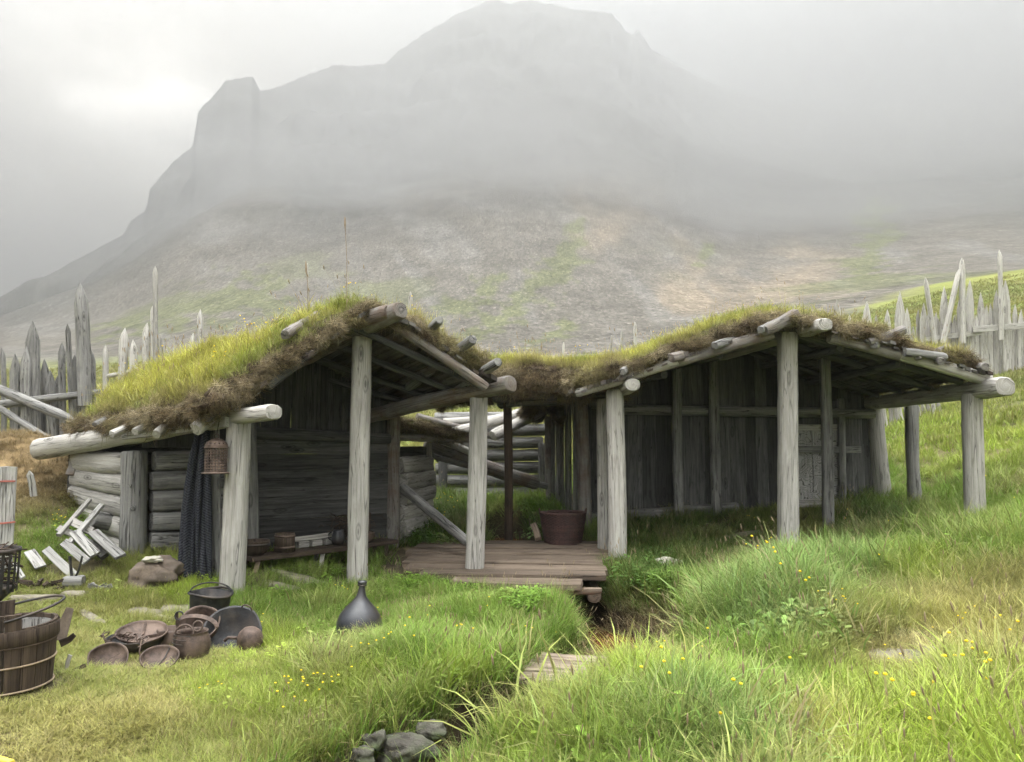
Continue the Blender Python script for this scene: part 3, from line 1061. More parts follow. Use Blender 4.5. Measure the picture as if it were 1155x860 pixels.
LIME, LUSH, DARK, BLUE, DRY, OLIVE, STRAW = (.275, .37, .045), (.165, .29, .035), (.08, .155, .027), (.175, .28, .07), (.36, .35, .11), (.20, .24, .045), (.42, .36, .17)
GC = [  # u, v, blade length, colour of the sward as seen there
    (20, 850, .045, DRY), (100, 820, .05, DRY), (180, 800, .06, DRY), (250, 850, .08, OLIVE), (240, 780, .10, LIME), (330, 790, .15, LIME), (420, 770, .18, LIME),
    (330, 840, .16, OLIVE), (400, 740, .16, LUSH), (470, 750, .22, LUSH), (530, 770, .24, LIME), (560, 740, .22, LUSH), (120, 770, .05, OLIVE), (300, 730, .14, LIME),
    (90, 700, .05, OLIVE), (40, 680, .05, OLIVE), (160, 680, .10, OLIVE), (200, 660, .13, LIME), (130, 650, .10, OLIVE), (80, 610, .14, LUSH), (270, 690, .2, LUSH), (330, 690, .17, LUSH),
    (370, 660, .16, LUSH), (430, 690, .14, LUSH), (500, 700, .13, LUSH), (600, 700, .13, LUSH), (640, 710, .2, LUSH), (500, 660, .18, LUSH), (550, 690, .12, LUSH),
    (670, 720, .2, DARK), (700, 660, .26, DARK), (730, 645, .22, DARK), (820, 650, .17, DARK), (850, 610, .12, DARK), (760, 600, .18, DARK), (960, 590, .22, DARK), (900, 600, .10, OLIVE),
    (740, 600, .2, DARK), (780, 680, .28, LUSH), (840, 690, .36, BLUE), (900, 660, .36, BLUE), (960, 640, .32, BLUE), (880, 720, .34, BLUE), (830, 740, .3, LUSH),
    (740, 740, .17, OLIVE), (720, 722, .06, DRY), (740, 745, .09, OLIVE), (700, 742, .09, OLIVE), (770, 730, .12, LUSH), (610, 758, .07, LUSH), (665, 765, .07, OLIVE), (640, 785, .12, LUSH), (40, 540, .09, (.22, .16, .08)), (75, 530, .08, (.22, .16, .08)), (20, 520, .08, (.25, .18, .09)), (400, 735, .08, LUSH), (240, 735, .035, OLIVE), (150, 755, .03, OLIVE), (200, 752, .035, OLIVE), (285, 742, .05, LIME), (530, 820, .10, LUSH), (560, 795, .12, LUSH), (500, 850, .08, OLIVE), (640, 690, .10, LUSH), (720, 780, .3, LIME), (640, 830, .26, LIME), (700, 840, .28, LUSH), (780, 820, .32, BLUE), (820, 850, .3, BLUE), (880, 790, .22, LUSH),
    (900, 850, .22, DRY), (960, 790, .2, LIME), (1000, 740, .08, DRY), (1040, 730, .07, STRAW), (980, 700, .16, OLIVE), (1070, 700, .2, DRY), (1000, 850, .3, LIME), (1100, 800, .3, LIME),
    (1140, 740, .28, DRY), (1100, 850, .3, LIME), (1150, 680, .26, DRY), (1050, 650, .26, LIME), (1120, 620, .26, LUSH), (1080, 560, .22, LUSH), (1120, 500, .2, LIME), (1140, 440, .16, OLIVE), (1050, 520, .18, LIME),
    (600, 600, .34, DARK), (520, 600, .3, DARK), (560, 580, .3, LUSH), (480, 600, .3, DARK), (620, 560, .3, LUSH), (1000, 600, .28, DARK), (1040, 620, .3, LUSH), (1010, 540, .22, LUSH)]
_gc = np.array([(u, v, L, *c) for u, v, L, c in GC])


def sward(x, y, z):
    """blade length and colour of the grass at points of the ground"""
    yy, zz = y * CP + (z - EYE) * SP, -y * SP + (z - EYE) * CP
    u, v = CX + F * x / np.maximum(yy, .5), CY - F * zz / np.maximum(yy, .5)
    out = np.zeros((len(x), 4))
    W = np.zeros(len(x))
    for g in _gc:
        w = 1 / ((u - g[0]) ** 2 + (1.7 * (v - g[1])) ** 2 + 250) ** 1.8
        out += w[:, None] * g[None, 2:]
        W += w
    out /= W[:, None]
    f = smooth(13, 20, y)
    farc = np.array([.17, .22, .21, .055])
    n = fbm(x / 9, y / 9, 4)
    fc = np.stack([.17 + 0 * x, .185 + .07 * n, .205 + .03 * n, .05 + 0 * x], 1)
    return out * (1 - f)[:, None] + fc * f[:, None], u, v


EXCL = []       # (x, y, radius) footprints of things standing in the grass


def meadow():
    N = 210000
    az = RNG.uniform(-.80, .80, N)
    r = np.exp(RNG.uniform(math.log(2.6), math.log(95), N))
    x, y = r * np.sin(az), r * np.cos(az)
    z = height(x, y)
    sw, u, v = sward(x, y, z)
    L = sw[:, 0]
    keep = np.ones(N, bool)
    d = stream_d(x, y) + .25 * fbm(x * 1.6, y * 1.6, 3)
    keep &= (d > np.where(y < 5.6, 1.12, .92)) | (RNG.random(N) < .02)
    pr = np.where(r < 14, np.clip((.075 / L) ** .85, .1, 1) * np.clip(r / 6.5, .55, 1.4), .5)
    for poly in (DECK, HUT_A, HUT_B):
        keep &= ~inside_poly(x, y, poly)
    for poly in (PORCH_A,):
        pr *= np.where(inside_poly(x, y, poly), .35, 1)
    pr *= np.where((u > 620) & (u < 960) & (v > 585) & (v < 640), .8, 1)
    bald = fbm(x * 1.1 + 4, y * 1.1, 3)
    pr *= np.where((bald > .28) & (L < .13), .35, 1)
    st = np.interp(az, [-.7, -.35, -.12, .0, .2, .36, .45, .6, .8], [80, 75, 65, 54, 52, 50, 72, 92, 100])
    keep &= r < st * .9
    keep &= RNG.random(N) < pr
    for ex, ey, er in EXCL:
        keep &= (x - ex) ** 2 + (y - ey) ** 2 > er * er
    x, y, z, r, L, sw, u, v = [q[keep] for q in (x, y, z, r, L, sw, u, v)]
    n = len(x)
    col = sw[:, 1:]
    patch = fbm(x * .9, y * .9, 4)
    patch2 = fbm(x * 2.7 + 7, y * 2.7, 3)
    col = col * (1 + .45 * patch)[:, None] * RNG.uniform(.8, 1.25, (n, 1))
    dr = smooth(.1, .5, patch2) * .3 * (L < .3)
    col = col + (np.array([STRAW]) - col) * dr[:, None]
    L = L * RNG.uniform(.7, 1.3, n) * (1 + .5 * patch2)
    idx = RNG.integers(0, 4, n)
    short = L < .115
    idx = np.where(short | (RNG.random(n) < .12), RNG.integers(4, 7, n), idx)
    q = RNG.random(n)
    idx = np.where((q < .014) & (L > .1), RNG.integers(9, 11, n), idx)
    leafy = (q > .986) & (r < 15) & (L > .1)
    for (cu, cv, cr) in ((470, 640, 30), (520, 645, 30), (590, 665, 26), (490, 600, 30), (860, 715, 22), (910, 720, 30), (740, 655, 24), (600, 600, 30), (90, 580, 30), (690, 655, 20)):
        leafy |= ((u - cu) ** 2 + (v - cv) ** 2 < cr * cr) & (RNG.random(n) < .35)
    idx = np.where(leafy, RNG.integers(11, 14, n), idx)
    fr = r > 15
    idx = np.where(fr, RNG.integers(18, 20, n), idx)
    sc = L / .3
    sc = np.where(leafy, np.clip(sc, .7, 1.1), sc)
    sc = np.where((idx >= 4) & (idx < 7), sc * 1.1, sc)
    wid = sc * np.where(fr, np.clip(r / 18, 1, 3.2), np.where(L > .16, 1.25, 1.0))
    wid = np.where((idx >= 4) & (idx < 7), np.maximum(wid, .42), wid)
    S = np.stack([wid, wid, sc * np.where(fr, .9, 1.0)], 1)
    rot = np.stack([RNG.normal(0, .14, n), RNG.normal(0, .14, n), RNG.uniform(0, 6.28, n)], 1)
    # the long grass on the bank leans towards the stream
    lean = smooth(.24, .34, sw[:, 0])
    rot[:, 0] += -.25 * lean * 0
    rot[:, 1] += -.28 * lean
    rot[:, 2] = np.where(lean > .5, RNG.normal(0, .7, n), rot[:, 2])
    print('meadow tufts', n)
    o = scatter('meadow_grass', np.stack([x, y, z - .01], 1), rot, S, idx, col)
    # flowers
    fl = []
    for cu, cv, sp, k in ((215, 735, 12, 4), (350, 800, 30, 14), (450, 745, 25, 5), (430, 725, 20, 6), (640, 660, 20, 5), (690, 745, 40, 14), (780, 770, 40, 12), (850, 655, 18, 7), (930, 700, 30, 8),
                          (1120, 740, 30, 10), (1060, 850, 40, 8), (1130, 790, 30, 10), (630, 760, 30, 6), (1000, 760, 80, 8), (860, 840, 50, 6), (500, 590, 30, 7), (60, 600, 12, 8), (1100, 560, 50, 8), (570, 700, 60, 8), (950, 620, 60, 6), (350, 740, 60, 7), (800, 560, 40, 4)):
        for _ in range(max(2, int(k * .6))):
            fl.append((cu + RNG.normal(0, sp), cv + RNG.normal(0, sp * .5)))
    pp = [G(a, b) for a, b in fl]
    pp = [p for p in pp if p.y < 15 and stream_d(np.array([p.x]), np.array([p.y]))[0] > 1.0]
    n = len(pp)
    lf = sward(np.array([p.x for p in pp]), np.array([p.y for p in pp]), np.array([p.z for p in pp]))[0][:, 0]
    s = np.clip(lf * 1.15 / .27, .35, 1.4)
    sz = np.stack([np.clip(s, .8, 1.3)] * 2 + [s], 1)
    scatter('wildflowers', [tuple(p) for p in pp], np.stack([RNG.normal(0, .1, n), RNG.normal(0, .1, n), RNG.uniform(0, 6, n)], 1), sz, RNG.integers(14, 17, n), [LUSH] * n)
    # coarse dry fringe hanging over the cut of the stream
    N = 26000
    x, y = RNG.uniform(-1.6, 2.6, N), RNG.uniform(3.0, 10.5, N)
    d = stream_d(x, y) + .25 * fbm(x * 1.6, y * 1.6, 3)
    k = (d > .72) & (d < 1.25) & (RNG.random(N) < .5) & ~inside_poly(x, y, DECK)
    x, y, d = x[k], y[k], d[k]
    e = .02
    gx = (stream_d(x + e, y) - stream_d(x - e, y))
    gy = (stream_d(x, y + e) - stream_d(x, y - e))
    azm = np.arctan2(-gy, -gx)                     # towards the water
    n = len(x)
    q = RNG.random(n)
    idx = np.where(q < .45, RNG.integers(7, 9, n), np.where(q < .93, RNG.integers(0, 4, n), RNG.integers(9, 11, n)))
    green = smooth(.85, 1.1, d)[:, None]
    col = np.array([[.24, .19, .11]]) * (1 - green) + np.array([LUSH]) * green
    col = col * RNG.uniform(.6, 1.3, (n, 1))
    tilt = RNG.uniform(.3, 1.3, n) * (1.25 - d)*2
    rot = np.stack([0 * tilt, np.clip(tilt, .1, 1.5), azm + RNG.normal(0, .4, n)], 1)
    scatter('stream_bank_grass', np.stack([x, y, height(x, y) - .01], 1), rot, RNG.uniform(.45, 1.0, n), idx, col)


# ------------------------------------------------------------ turf roofs
def polyline(pts):
    pts = [Vector(p) for p in pts]
    L = [0]
    for a, b in zip(pts, pts[1:]):
        L.append(L[-1] + (b - a).length)
    def f(t):
        d = t * L[-1]
        for i in range(len(pts) - 1):
            if d <= L[i + 1] or i == len(pts) - 2:
                return pts[i].lerp(pts[i + 1], (d - L[i]) / max(L[i + 1] - L[i], 1e-6))
    return f, L[-1]


class Roof:
    def __init__(s, front, back, nt=40, ns=24):
        s.f, s.lf = polyline(front)
        s.b, s.lb = polyline(back)
        s.grid = np.array([[tuple(s(t / nt, q / ns)) for q in range(ns + 1)] for t in range(nt + 1)])

    def __call__(s, t, q):
        return s.f(t).lerp(s.b(t), q)

    def z(s, x, y):
        g = s.grid.reshape(-1, 3)
        d = (g[:, 0] - x) ** 2 + (g[:, 1] - y) ** 2
        k = np.argsort(d)[:4]
        w = 1 / (d[k] + 1e-4)
        return float((g[k, 2] * w).sum() / w.sum())

    def boards(s, name, parent, mat='rust_wood', th=.035, nt=46, ns=10, q0=0.0, q1=1.0):
        """split boards laid side by side along the slope"""
        mb = MB()
        for i in range(nt):
            t0, t1 = i / nt + .002, (i + 1) / nt - .002
            vs, uv, fs = [], [], []
            dz = random.uniform(-.02, .015)
            qa = q0 + random.uniform(-.028, .006)
            th = random.uniform(.02, .055)
            for q in range(ns + 1):
                qq = qa + (q1 - qa) * q / ns
                for t in (t0, t1):
                    p = s(t, qq)
                    vs += [p + Vector((0, 0, dz)), p + Vector((0, 0, dz + th))]
            off = random.uniform(0, 30)
            for q in range(ns):
                a = q * 4
                for f in ((0, 2, 6, 4), (1, 5, 7, 3), (0, 4, 5, 1), (2, 3, 7, 6)):
                    fs.append(tuple(a + k for k in f))
                    uv += [(off + q * .3, off), (off + q * .3, off + .1), (off + q * .3 + .3, off + .1), (off + q * .3 + .3, off)]
            for f in ((0, 1, 3, 2), (ns * 4, ns * 4 + 2, ns * 4 + 3, ns * 4 + 1)):
                fs.append(f)
                uv += [(off, off)] * 4
            mb.add(vs, fs, uv, random.uniform(.3, .75))
        return mb.build(name, mat, parent)


def soil_mat():
    m, nt, out = new_mat('turf_soil')
    n = nd(nt, 'ShaderNodeTexNoise', Vector=objmap(nt, (26, 26, 9)), Scale=1.0, Detail=8.0, Roughness=.75, Distortion=1.2)
    n2 = nd(nt, 'ShaderNodeTexNoise', Vector=objmap(nt, 3.0), Scale=1.0, Detail=4.0)
    col = ramp(nt, n.outputs[0], [(.32, (.028, .019, .013)), (.52, (.085, .06, .04)), (.75, (.20, .16, .115))])
    col = mixc(nt, ramp(nt, n2.outputs[0], [(.5, 0.0), (.65, .7)]), col, (.11, .11, .045))
    bp = nd(nt, 'ShaderNodeBump', Height=n.outputs[0], Strength=1.0, Distance=.05)
    b = nd(nt, 'ShaderNodeBsdfPrincipled', **{'Base Color': col, 'Roughness': .95, 'Normal': bp.outputs[0]})
    b.inputs['Specular IOR Level'].default_value = .08
    nt.links.new(b.outputs[0], out.inputs[0])
    return m


M['soil'] = soil_mat()


def turf(roof, parent, T, t0=0.0, t1=1.0, q0=0.0, q1=1.0, seed=1, nt=None, ns=None, dens=330, droop=.06, gl=.13, gcol=(.22, .23, .06), tname='turf', lump=.10, fib=2600, outw=.05, soilcol=(.20, .14, .09), edges='flrb', off=.045):
    Lt, Lq = roof.lf * (t1 - t0), (roof(t0, q0) - roof(t0, q1)).length * .5 + (roof(t1, q0) - roof(t1, q1)).length * .5
    nt = nt or max(16, int(Lt / .06))
    ns = ns or max(10, int(Lq / .09))
    def top(i, j):
        a, b = i / nt, j / ns
        t, q = t0 + (t1 - t0) * a, q0 + (q1 - q0) * b
        p = roof(t, q)
        d = min(a * Lt, (1 - a) * Lt, b * Lq, (1 - b) * Lq)
        e = .62 + .38 * min(1, d / .3) ** .6
        n = mnoise.noise(p * 1.9 + Vector((seed * 9, 0, 0))) * 1.2 + mnoise.noise(p * 5 + Vector((0, seed * 9, 0))) * .7 + mnoise.noise(p * 13) * .35
        p = p + Vector((0, 0, off + T * e + lump * n))
        if d < .3:
            # ragged outline
            c = roof(t0 + (t1 - t0) * (.5 + (a - .5) * .9), q0 + (q1 - q0) * (.5 + (b - .5) * .9))
            o = (p - c)
            o.z = 0
            if o.length > 1e-4:
                w = mnoise.noise(p * 3.3 + Vector((seed, 5, 0))) * 1.1 + .7 * mnoise.noise(p * 9)
                p = p + o.normalized() * (1 - d / .3) * (outw * .4 + w * .09)
        return p
    vs = [top(i, j) for i in range(nt + 1) for j in range(ns + 1)]
    W = ns + 1
    fs = [(i * W + j, (i + 1) * W + j, (i + 1) * W + j + 1, i * W + j + 1) for i in range(nt) for j in range(ns)]
    loop = [i * W for i in range(nt + 1)] + [nt * W + j for j in range(1, W)] + [i * W + ns for i in range(nt - 1, -1, -1)] + [j for j in range(ns - 1, 0, -1)]
    par = [(i / nt, 0) for i in range(nt + 1)] + [(1, j / ns) for j in range(1, W)] + [(i / nt, 1) for i in range(nt - 1, -1, -1)] + [(0, j / ns) for j in range(ns - 1, 0, -1)]
    K = 5
    cen = roof((t0 + t1) / 2, (q0 + q1) / 2)
    rows = [loop]
    band = []
    m = len(loop)
    for k in range(1, K + 1):
        row = []
        for x, (a, b) in enumerate(par):
            t, q = t0 + (t1 - t0) * a, q0 + (q1 - q0) * b
            tp = vs[loop[x]]
            base = roof(t, q) + Vector((0, 0, off))
            nx, pv = vs[loop[(x + 1) % m]], vs[loop[x - 1]]
            tan = nx - pv
            o = Vector((tan.y, -tan.x, 0))
            if o.length < 1e-5:
                o = Vector((0, -1, 0))
            o.normalize()
            h = k / K
            n = mnoise.noise(tp * 3.1 + Vector((0, 0, h * 2 + seed)))
            n2 = mnoise.noise(tp * 9 + Vector((0, 0, h * 5)))
            zl = base.z - droop * (1 + 2.2 * n) if h > .3 else base.z
            zz = tp.z + (zl - tp.z) * h
            xy = Vector((tp.x, tp.y, 0)).lerp(Vector((base.x, base.y, 0)), h * .8)
            oo = o * (outw * math.sin(h * 2.6) * (1 + 2.2 * n) + (.09 * n2 + .16 * (.25 - abs(mnoise.noise(tp * 5.5 + Vector((seed, h * 1.5, 0)))))) * math.sin(h * 3.14))
            if k == K:
                oo = o * -.03
            p = Vector((xy.x + oo.x, xy.y + oo.y, zz))
            vs.append(p)
            row.append(len(vs) - 1)
            band.append((p, o, h, a, b))
        rows.append(row)
    for k in range(K):
        for x in range(m):
            x2 = (x + 1) % m
            fs.append((rows[k][x2], rows[k][x], rows[k + 1][x], rows[k + 1][x2])[::-1])
    # underside
    o = len(vs)
    for i in range(nt + 1):
        for j in range(ns + 1):
            a, b = (.02 + .96 * i / nt), (.02 + .96 * j / ns)
            vs.append(roof(t0 + (t1 - t0) * a, q0 + (q1 - q0) * b) + Vector((0, 0, off)))
    fs += [(o + i * W + j, o + i * W + j + 1, o + (i + 1) * W + j + 1, o + (i + 1) * W + j) for i in range(nt) for j in range(ns)]
    mb = MB()
    mb.add(vs, fs, [(0, 0)] * sum(len(f) for f in fs), 1.0, True)
    body = mb.build(tname, 'soil', parent)
    # grass on top
    rg = np.random.default_rng(seed * 77)
    area = Lt * Lq
    n = int(area * dens)
    pos, rot, sc, idx, tint = [], [], [], [], []
    G0 = np.array(gcol)
    for _ in range(n):
        i, j = rg.random() * nt, rg.random() * ns
        p = Vector(vs[int(round(i)) * W + int(round(j))]).lerp(top(i, j), 1.0)
        a, b = i / nt, j / ns
        d = min(a * Lt, (1 - a) * Lt, b * Lq, (1 - b) * Lq)
        pn = mnoise.noise(p * 1.7 + Vector((3, seed, 0)))
        dryness = max(0, min(1, 1.0 - d / .28 + pn * .8)) * .75
        c = G0 * (1 + .5 * pn) * rg.uniform(.75, 1.25)
        c = c + (np.array([.24, .19, .12]) - c) * dryness
        if pn < -.2:
            c = c * np.array([.8, .95, .8])
        z = rg.random()
        ix = int(rg.integers(4, 7)) if z < .45 else (int(rg.integers(0, 4)) if z < .88 else (int(rg.integers(9, 11)) if z < .90 else (int(rg.integers(14, 17)) if z < .915 and d > .12 else int(rg.integers(7, 9)))))
        L = gl * rg.uniform(.6, 1.5) * (1 if d > .15 else .8) * (1.4 if ix in (9, 10) else 1) * (1 + .8 * max(0, pn))
        pos.append(tuple(p - Vector((0, 0, .015))))
        rot.append((rg.normal(0, .22), rg.normal(0, .22), rg.uniform(0, 6.28)))
        s = L / .3
        w = max(s, .42) if ix in (4, 5, 6) else max(s * 1.2, .5)
        sc.append((w, w, s if ix not in (14, 15, 16) else s * 1.3))
        idx.append(ix)
        tint.append(c)
    # matted roots and dead grass of the cut edge
    nb = len(band)
    S0 = np.array(soilcol)
    for _ in range(fib):
        p, o, h, a, b = band[int(rg.integers(0, nb))]
        side = 'f' if b == 0 else ('b' if b == 1 else ('l' if a == 0 else 'r'))
        if side not in edges:
            continue
        p2, _o, _h, _a, _b = band[int(rg.integers(0, nb))]
        d = (o * rg.uniform(.5, 1.2) + Vector((rg.normal(0, .5), rg.normal(0, .5), rg.normal(.1 - 1.3 * h, .5)))).normalized()
        e = d.to_track_quat('Z', 'Y').to_euler()
        t = rg.random()
        light = max(0, min(1, (1 - h) * .9 - .05 + mnoise.noise(p * 3.6) * 2.0))
        c = S0 * (.25 + .5 * rg.random()) * (1 - light) + np.array([.40, .34, .23]) * light * rg.uniform(.7, 1.2)
        if mnoise.noise(p * 2.2 + Vector((8, 8, seed))) > .25:
            c = c * .4 + np.array([.16, .15, .05]) * .6
        pos.append(tuple(p + Vector((rg.normal(0, .02), rg.normal(0, .02), rg.normal(0, .02)))))
        rot.append(tuple(e))
        s = rg.uniform(.28, .62)
        sc.append((s, s, s * rg.uniform(.5, 1.0)))
        idx.append(int(rg.integers(7, 9)))
        tint.append(c)
    scatter('turf_grass', pos, rot, sc, idx, tint, parent=body)
    return body

# ============================================================ the open-sided hut (smithy)
UP = Vector((0, 0, 1))


def post(parent, u0, v0, u1, v1, y, wpx, mat='pale', sq=5.0, wob=.06, name='post', roll=None, taper=.94, sink=.25, tone=1.0, n=16, y1=None):
    a, b = P(u0, v0, y), P(u1, v1, y1 or y)
    r = wpx / 2 / F * y
    d = (a - b).normalized()
    mb = MB()
    tone = tone * random.uniform(.86, 1.08)
    mb.log(a + d * sink, b, r * .93, r * taper * .93, n=n, sq=min(sq, 4), wob=wob, tone=tone, roll=roll if roll is not None else random.uniform(-.05, .05), seg=.1, bend=.018)
    return mb.build(name, mat, parent)


A = thing('turf_roofed_hut', (-2.6, 9.0, H(-2.6, 9.0)), 'open-fronted log smithy with a steep sagging turf roof, bench and hanging cloth under it', 'hut')
postA = post(A, 262, 666, 270, 470, 7.5, 27, sq=6)
postB = post(A, 403, 655, 409, 374, 8.5, 24, sq=3.4)
postC = post(A, 535, 652, 540, 446, 8.9, 23, sq=3.4)
EXCL += [(p.x, p.y, .14) for p in (P(262, 666, 7.5), P(403, 655, 8.5), P(535, 652, 8.9))]

ra_front = [P(236, 474, 7.15), P(300, 430, 7.45), P(352, 396, 7.75), P(415, 351, 8.15), P(470, 377, 8.25), P(520, 410, 8.4), P(556, 431, 8.5)]
ra_back = [P(66, 497, 9.9), P(92, 480, 10.5), P(112, 462, 11.0), P(140, 446, 11.6), Vector((-4.7, 12.6, 2.35)), Vector((-3.6, 12.7, 2.1)), Vector((-2.55, 12.4, 2.0))]
RA = Roof(ra_front, ra_back)
RA.boards('roof_boards', A, nt=40, q0=.0, q1=.97)
turf(RA, A, .20, t0=.0, t1=.985, q0=.015, q1=.84, seed=3, gl=.17, gcol=(.38, .38, .07), fib=3800, droop=.04, lump=.11, dens=260, outw=.07)

# wall plates, ridge and purlins
MB().log(P(45, 507, 9.4), P(262, 470, 7.52), .135, .10, wob=.12, sq=2.2, bend=.03).build('wall_plate', 'pale', A)
MB().log(P(250, 473, 7.66), P(309, 465, 7.1), .105, .10, wob=.09, sq=3.2, n=16, flat=.75).build('wall_plate', 'pale', A)
rbk = RA(.5, .9)
MB().log(P(452, 350, 7.85), Vector((rbk.x + .3, rbk.y - .2, rbk.z - .1)), .095, .10, wob=.14, sq=2.6).build('ridge_beam', 'rust_wood', A)
MB().log(P(398, 366, 8.35), P(440, 352, 7.92), .09, .085, wob=.16, sq=3).build('ridge_beam', 'rust_wood', A)
MB().log(P(576, 433, 8.55), P(400, 474, 10.3), .125, .11, wob=.12, sq=2.6, flat=.8, bend=.02).build('wall_plate', 'rust_wood', A)
# barge pole on the open gable and the poles over the eaves
MB().log(P(436, 359, 8.2), P(549, 438, 8.4), .062, .055, wob=.12).build('barge_pole', 'rust_wood', A)
MB().log(P(395, 362, 8.15), P(300, 436, 7.5), .06, .06, wob=.12).build('barge_pole', 'dark', A)
for a, b, y0, y1, w in (((478, 375), (496, 361), 8.6, 8.15, 10), ((508, 398), (533, 383), 8.6, 8.15, 12), ((540, 420), (562, 408), 8.6, 8.2, 11)):
    p, q = P(*a, y0), P(*b, y1)
    MB().log(q, q + (p - q) * 3.2 + Vector((0, 0, -.12)), w / 2 / F * 8.3, wob=.18, sq=2.6).build('roof_pole', 'grey', A)
for a, b, y0, y1, w, m in (((107, 480), (140, 466), 8.6, 9.0, 10, 'grey'), ((126, 490), (172, 470), 8.0, 8.5, 11, 'pale'), ((152, 488), (196, 464), 7.8, 8.4, 11, 'pale'), ((176, 490), (206, 462), 7.65, 8.1, 13, 'pale'),
                           ((221, 485), (268, 452), 7.2, 7.7, 17, 'pale'), ((322, 378), (350, 362), 7.6, 8.2, 13, 'rust_wood')):
    MB().log(P(*a, y0), P(*b, y1) + (P(*b, y1) - P(*a, y0)) * .5, w / 2.3 / F * y0, w / 2 / F * y0, wob=.3, sq=2.6, n=14, bend=.02).build('roof_pole', m, A)
MB().plank(P(140, 491, 8.35), P(256, 476, 7.35), .10, .05, up=(-.5, -.86, 0), warp=.01).build('eaves_board', 'white_wood', A)
for k in range(7):      # rafters under the boards
    q = .04 + k * .13
    for t0, t1 in ((.53, .97), (.47, .04)):
        mb = MB()
        mb.log(RA(t0, q) - UP * .05, RA(t1, q) - UP * .05, .045, .04, wob=.12)
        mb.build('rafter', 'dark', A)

# walls
C1, C2 = Vector((-4.2, 8.5, 0)), Vector((-1.67, 10.6, 0))
C0 = Vector((-5.35, 9.35, 0))


def log_wall(name, parent, a, b, za, zb, ta, tb, n, mat, r=None, over=.0, pale=None, outn=None, jitter=.012, wob=.1):
    """n logs stacked between the ground line (za..zb) and the top line (ta..tb)"""
    mb = MB()
    for i in range(n):
        t = (i + .5) / n
        p = Vector((a.x, a.y, za + (ta - za) * t))
        q = Vector((b.x, b.y, zb + (tb - zb) * t))
        d = (q - p).normalized() * over
        rr = r or ((ta - za) / n / 2 * 1.06)
        j = Vector((random.uniform(-1, 1), random.uniform(-1, 1), 0)) * jitter
        mb.log(p - d + j, q + d + j, rr * random.uniform(.93, 1.05), rr * random.uniform(.93, 1.05), wob=wob, sq=3.6, tone=random.uniform(.7, 1.15), n=16, bend=.015)
    return mb.build(name, mat, parent)


log_wall('log_wall', A, C1, C0, .32, .52, 1.53, 1.55, 5, 'pale')
T1 = C1.lerp(C2, .37)
log_wall('log_wall', A, C1 + Vector((.12, .1, 0)), T1, .2, .1, 1.56, 1.62, 6, 'grey', r=.115)
MB().log((C1.x, C1.y, .15), P(152, 509, 8.5), .135, .125, sq=3, wob=.07, n=16).build('corner_post', 'grey', A)
pg = P(149, 573, 8.36)
MB().log(pg, pg + Vector((.0, .12, 0)), .035, wob=.1).build('peg', 'grey', A)
pg = P(146, 548, 8.36)
MB().log(pg, pg + Vector((.0, .12, 0)), .02, wob=.1).build('peg', 'grey', A)
MB().log(C0 + Vector((0, 0, .4)), (C0.x, C0.y, 1.6), .10, sq=3, wob=.1).build('corner_post', 'dark', A)
MB().plank(P(85, 515, 9.25), P(79, 536, 9.15), .10, .04, warp=.02).build('bark_strip', 'rust_wood', A)
post(A, 443, 622, 444, 470, 10.6, 18, mat='rust_wood', sq=2.4, wob=.09, name='corner_post')
post(A, 285, 650, 282, 470, 8.75, 13, mat='grey', sq=3, wob=.1)
# horizontal boards of the closed room
mb = MB()
W0, W1 = C1.lerp(C2, .38), C1.lerp(C2, .985)
nb = 8
for i in range(nb):
    z0 = .08 + (1.72 - .08) * (i + .5) / nb
    mb.plank((W0.x, W0.y, z0), (W1.x, W1.y, z0 + random.uniform(-.01, .01)), 1.64 / nb * 1.02, .05, up=(.64, -.77, 0), tone=random.uniform(.6, 1.2), warp=.008)
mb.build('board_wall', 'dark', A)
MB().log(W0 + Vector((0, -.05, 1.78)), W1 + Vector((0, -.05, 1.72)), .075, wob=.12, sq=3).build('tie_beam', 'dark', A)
mb = MB()
nv = 20
for i in range(nv):
    t = (i + .5) / nv
    p = W0.lerp(W1, t)
    zt = RA.z(p.x, p.y) - .03
    if zt > 1.9:
        mb.plank((p.x + .02, p.y + .05, 1.55), (p.x + .02, p.y + .05, zt), (W1 - W0).length / nv * .96, .03, up=(.64, -.77, 0), tone=random.uniform(.6, 1.2))
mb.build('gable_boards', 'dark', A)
Wm = C1.lerp(C2, .2)
mb = MB()
for i in range(9):
    p = C1.lerp(C2, .03 + i * .042)
    zt = RA.z(p.x, p.y) - .03
    if zt > 1.66:
        mb.plank((p.x, p.y + .02, 1.6), (p.x, p.y + .02, zt), .14, .03, up=(.64, -.77, 0), tone=random.uniform(.6, 1.2))
if mb.v:
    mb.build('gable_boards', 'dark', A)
# side wall seen past the corner, with the log brace
log_wall('log_wall', A, Vector((-1.62, 10.85, 0)), Vector((-1.34, 12.1, 0)), .1, .15, 1.45, 1.45, 6, 'pale', r=.13, wob=.16, jitter=.03)
log_wall('log_wall', A, Vector((-1.34, 12.2, 0)), Vector((-3.4, 13.6, 0)), .1, .2, 1.6, 1.6, 6, 'grey', r=.14)
log_wall('log_wall', A, Vector((-5.35, 9.45, 0)), Vector((-4.6, 12.6, 0)), .3, .4, 1.6, 1.9, 6, 'grey', r=.13)
post(A, 483, 596, 484, 500, 12.0, 7, mat='pale', sq=4)
MB().log(P(454, 551, 10.75), P(528, 612, 9.75), .065, .06, wob=.1, sq=2.6).build('brace', 'grey', A)
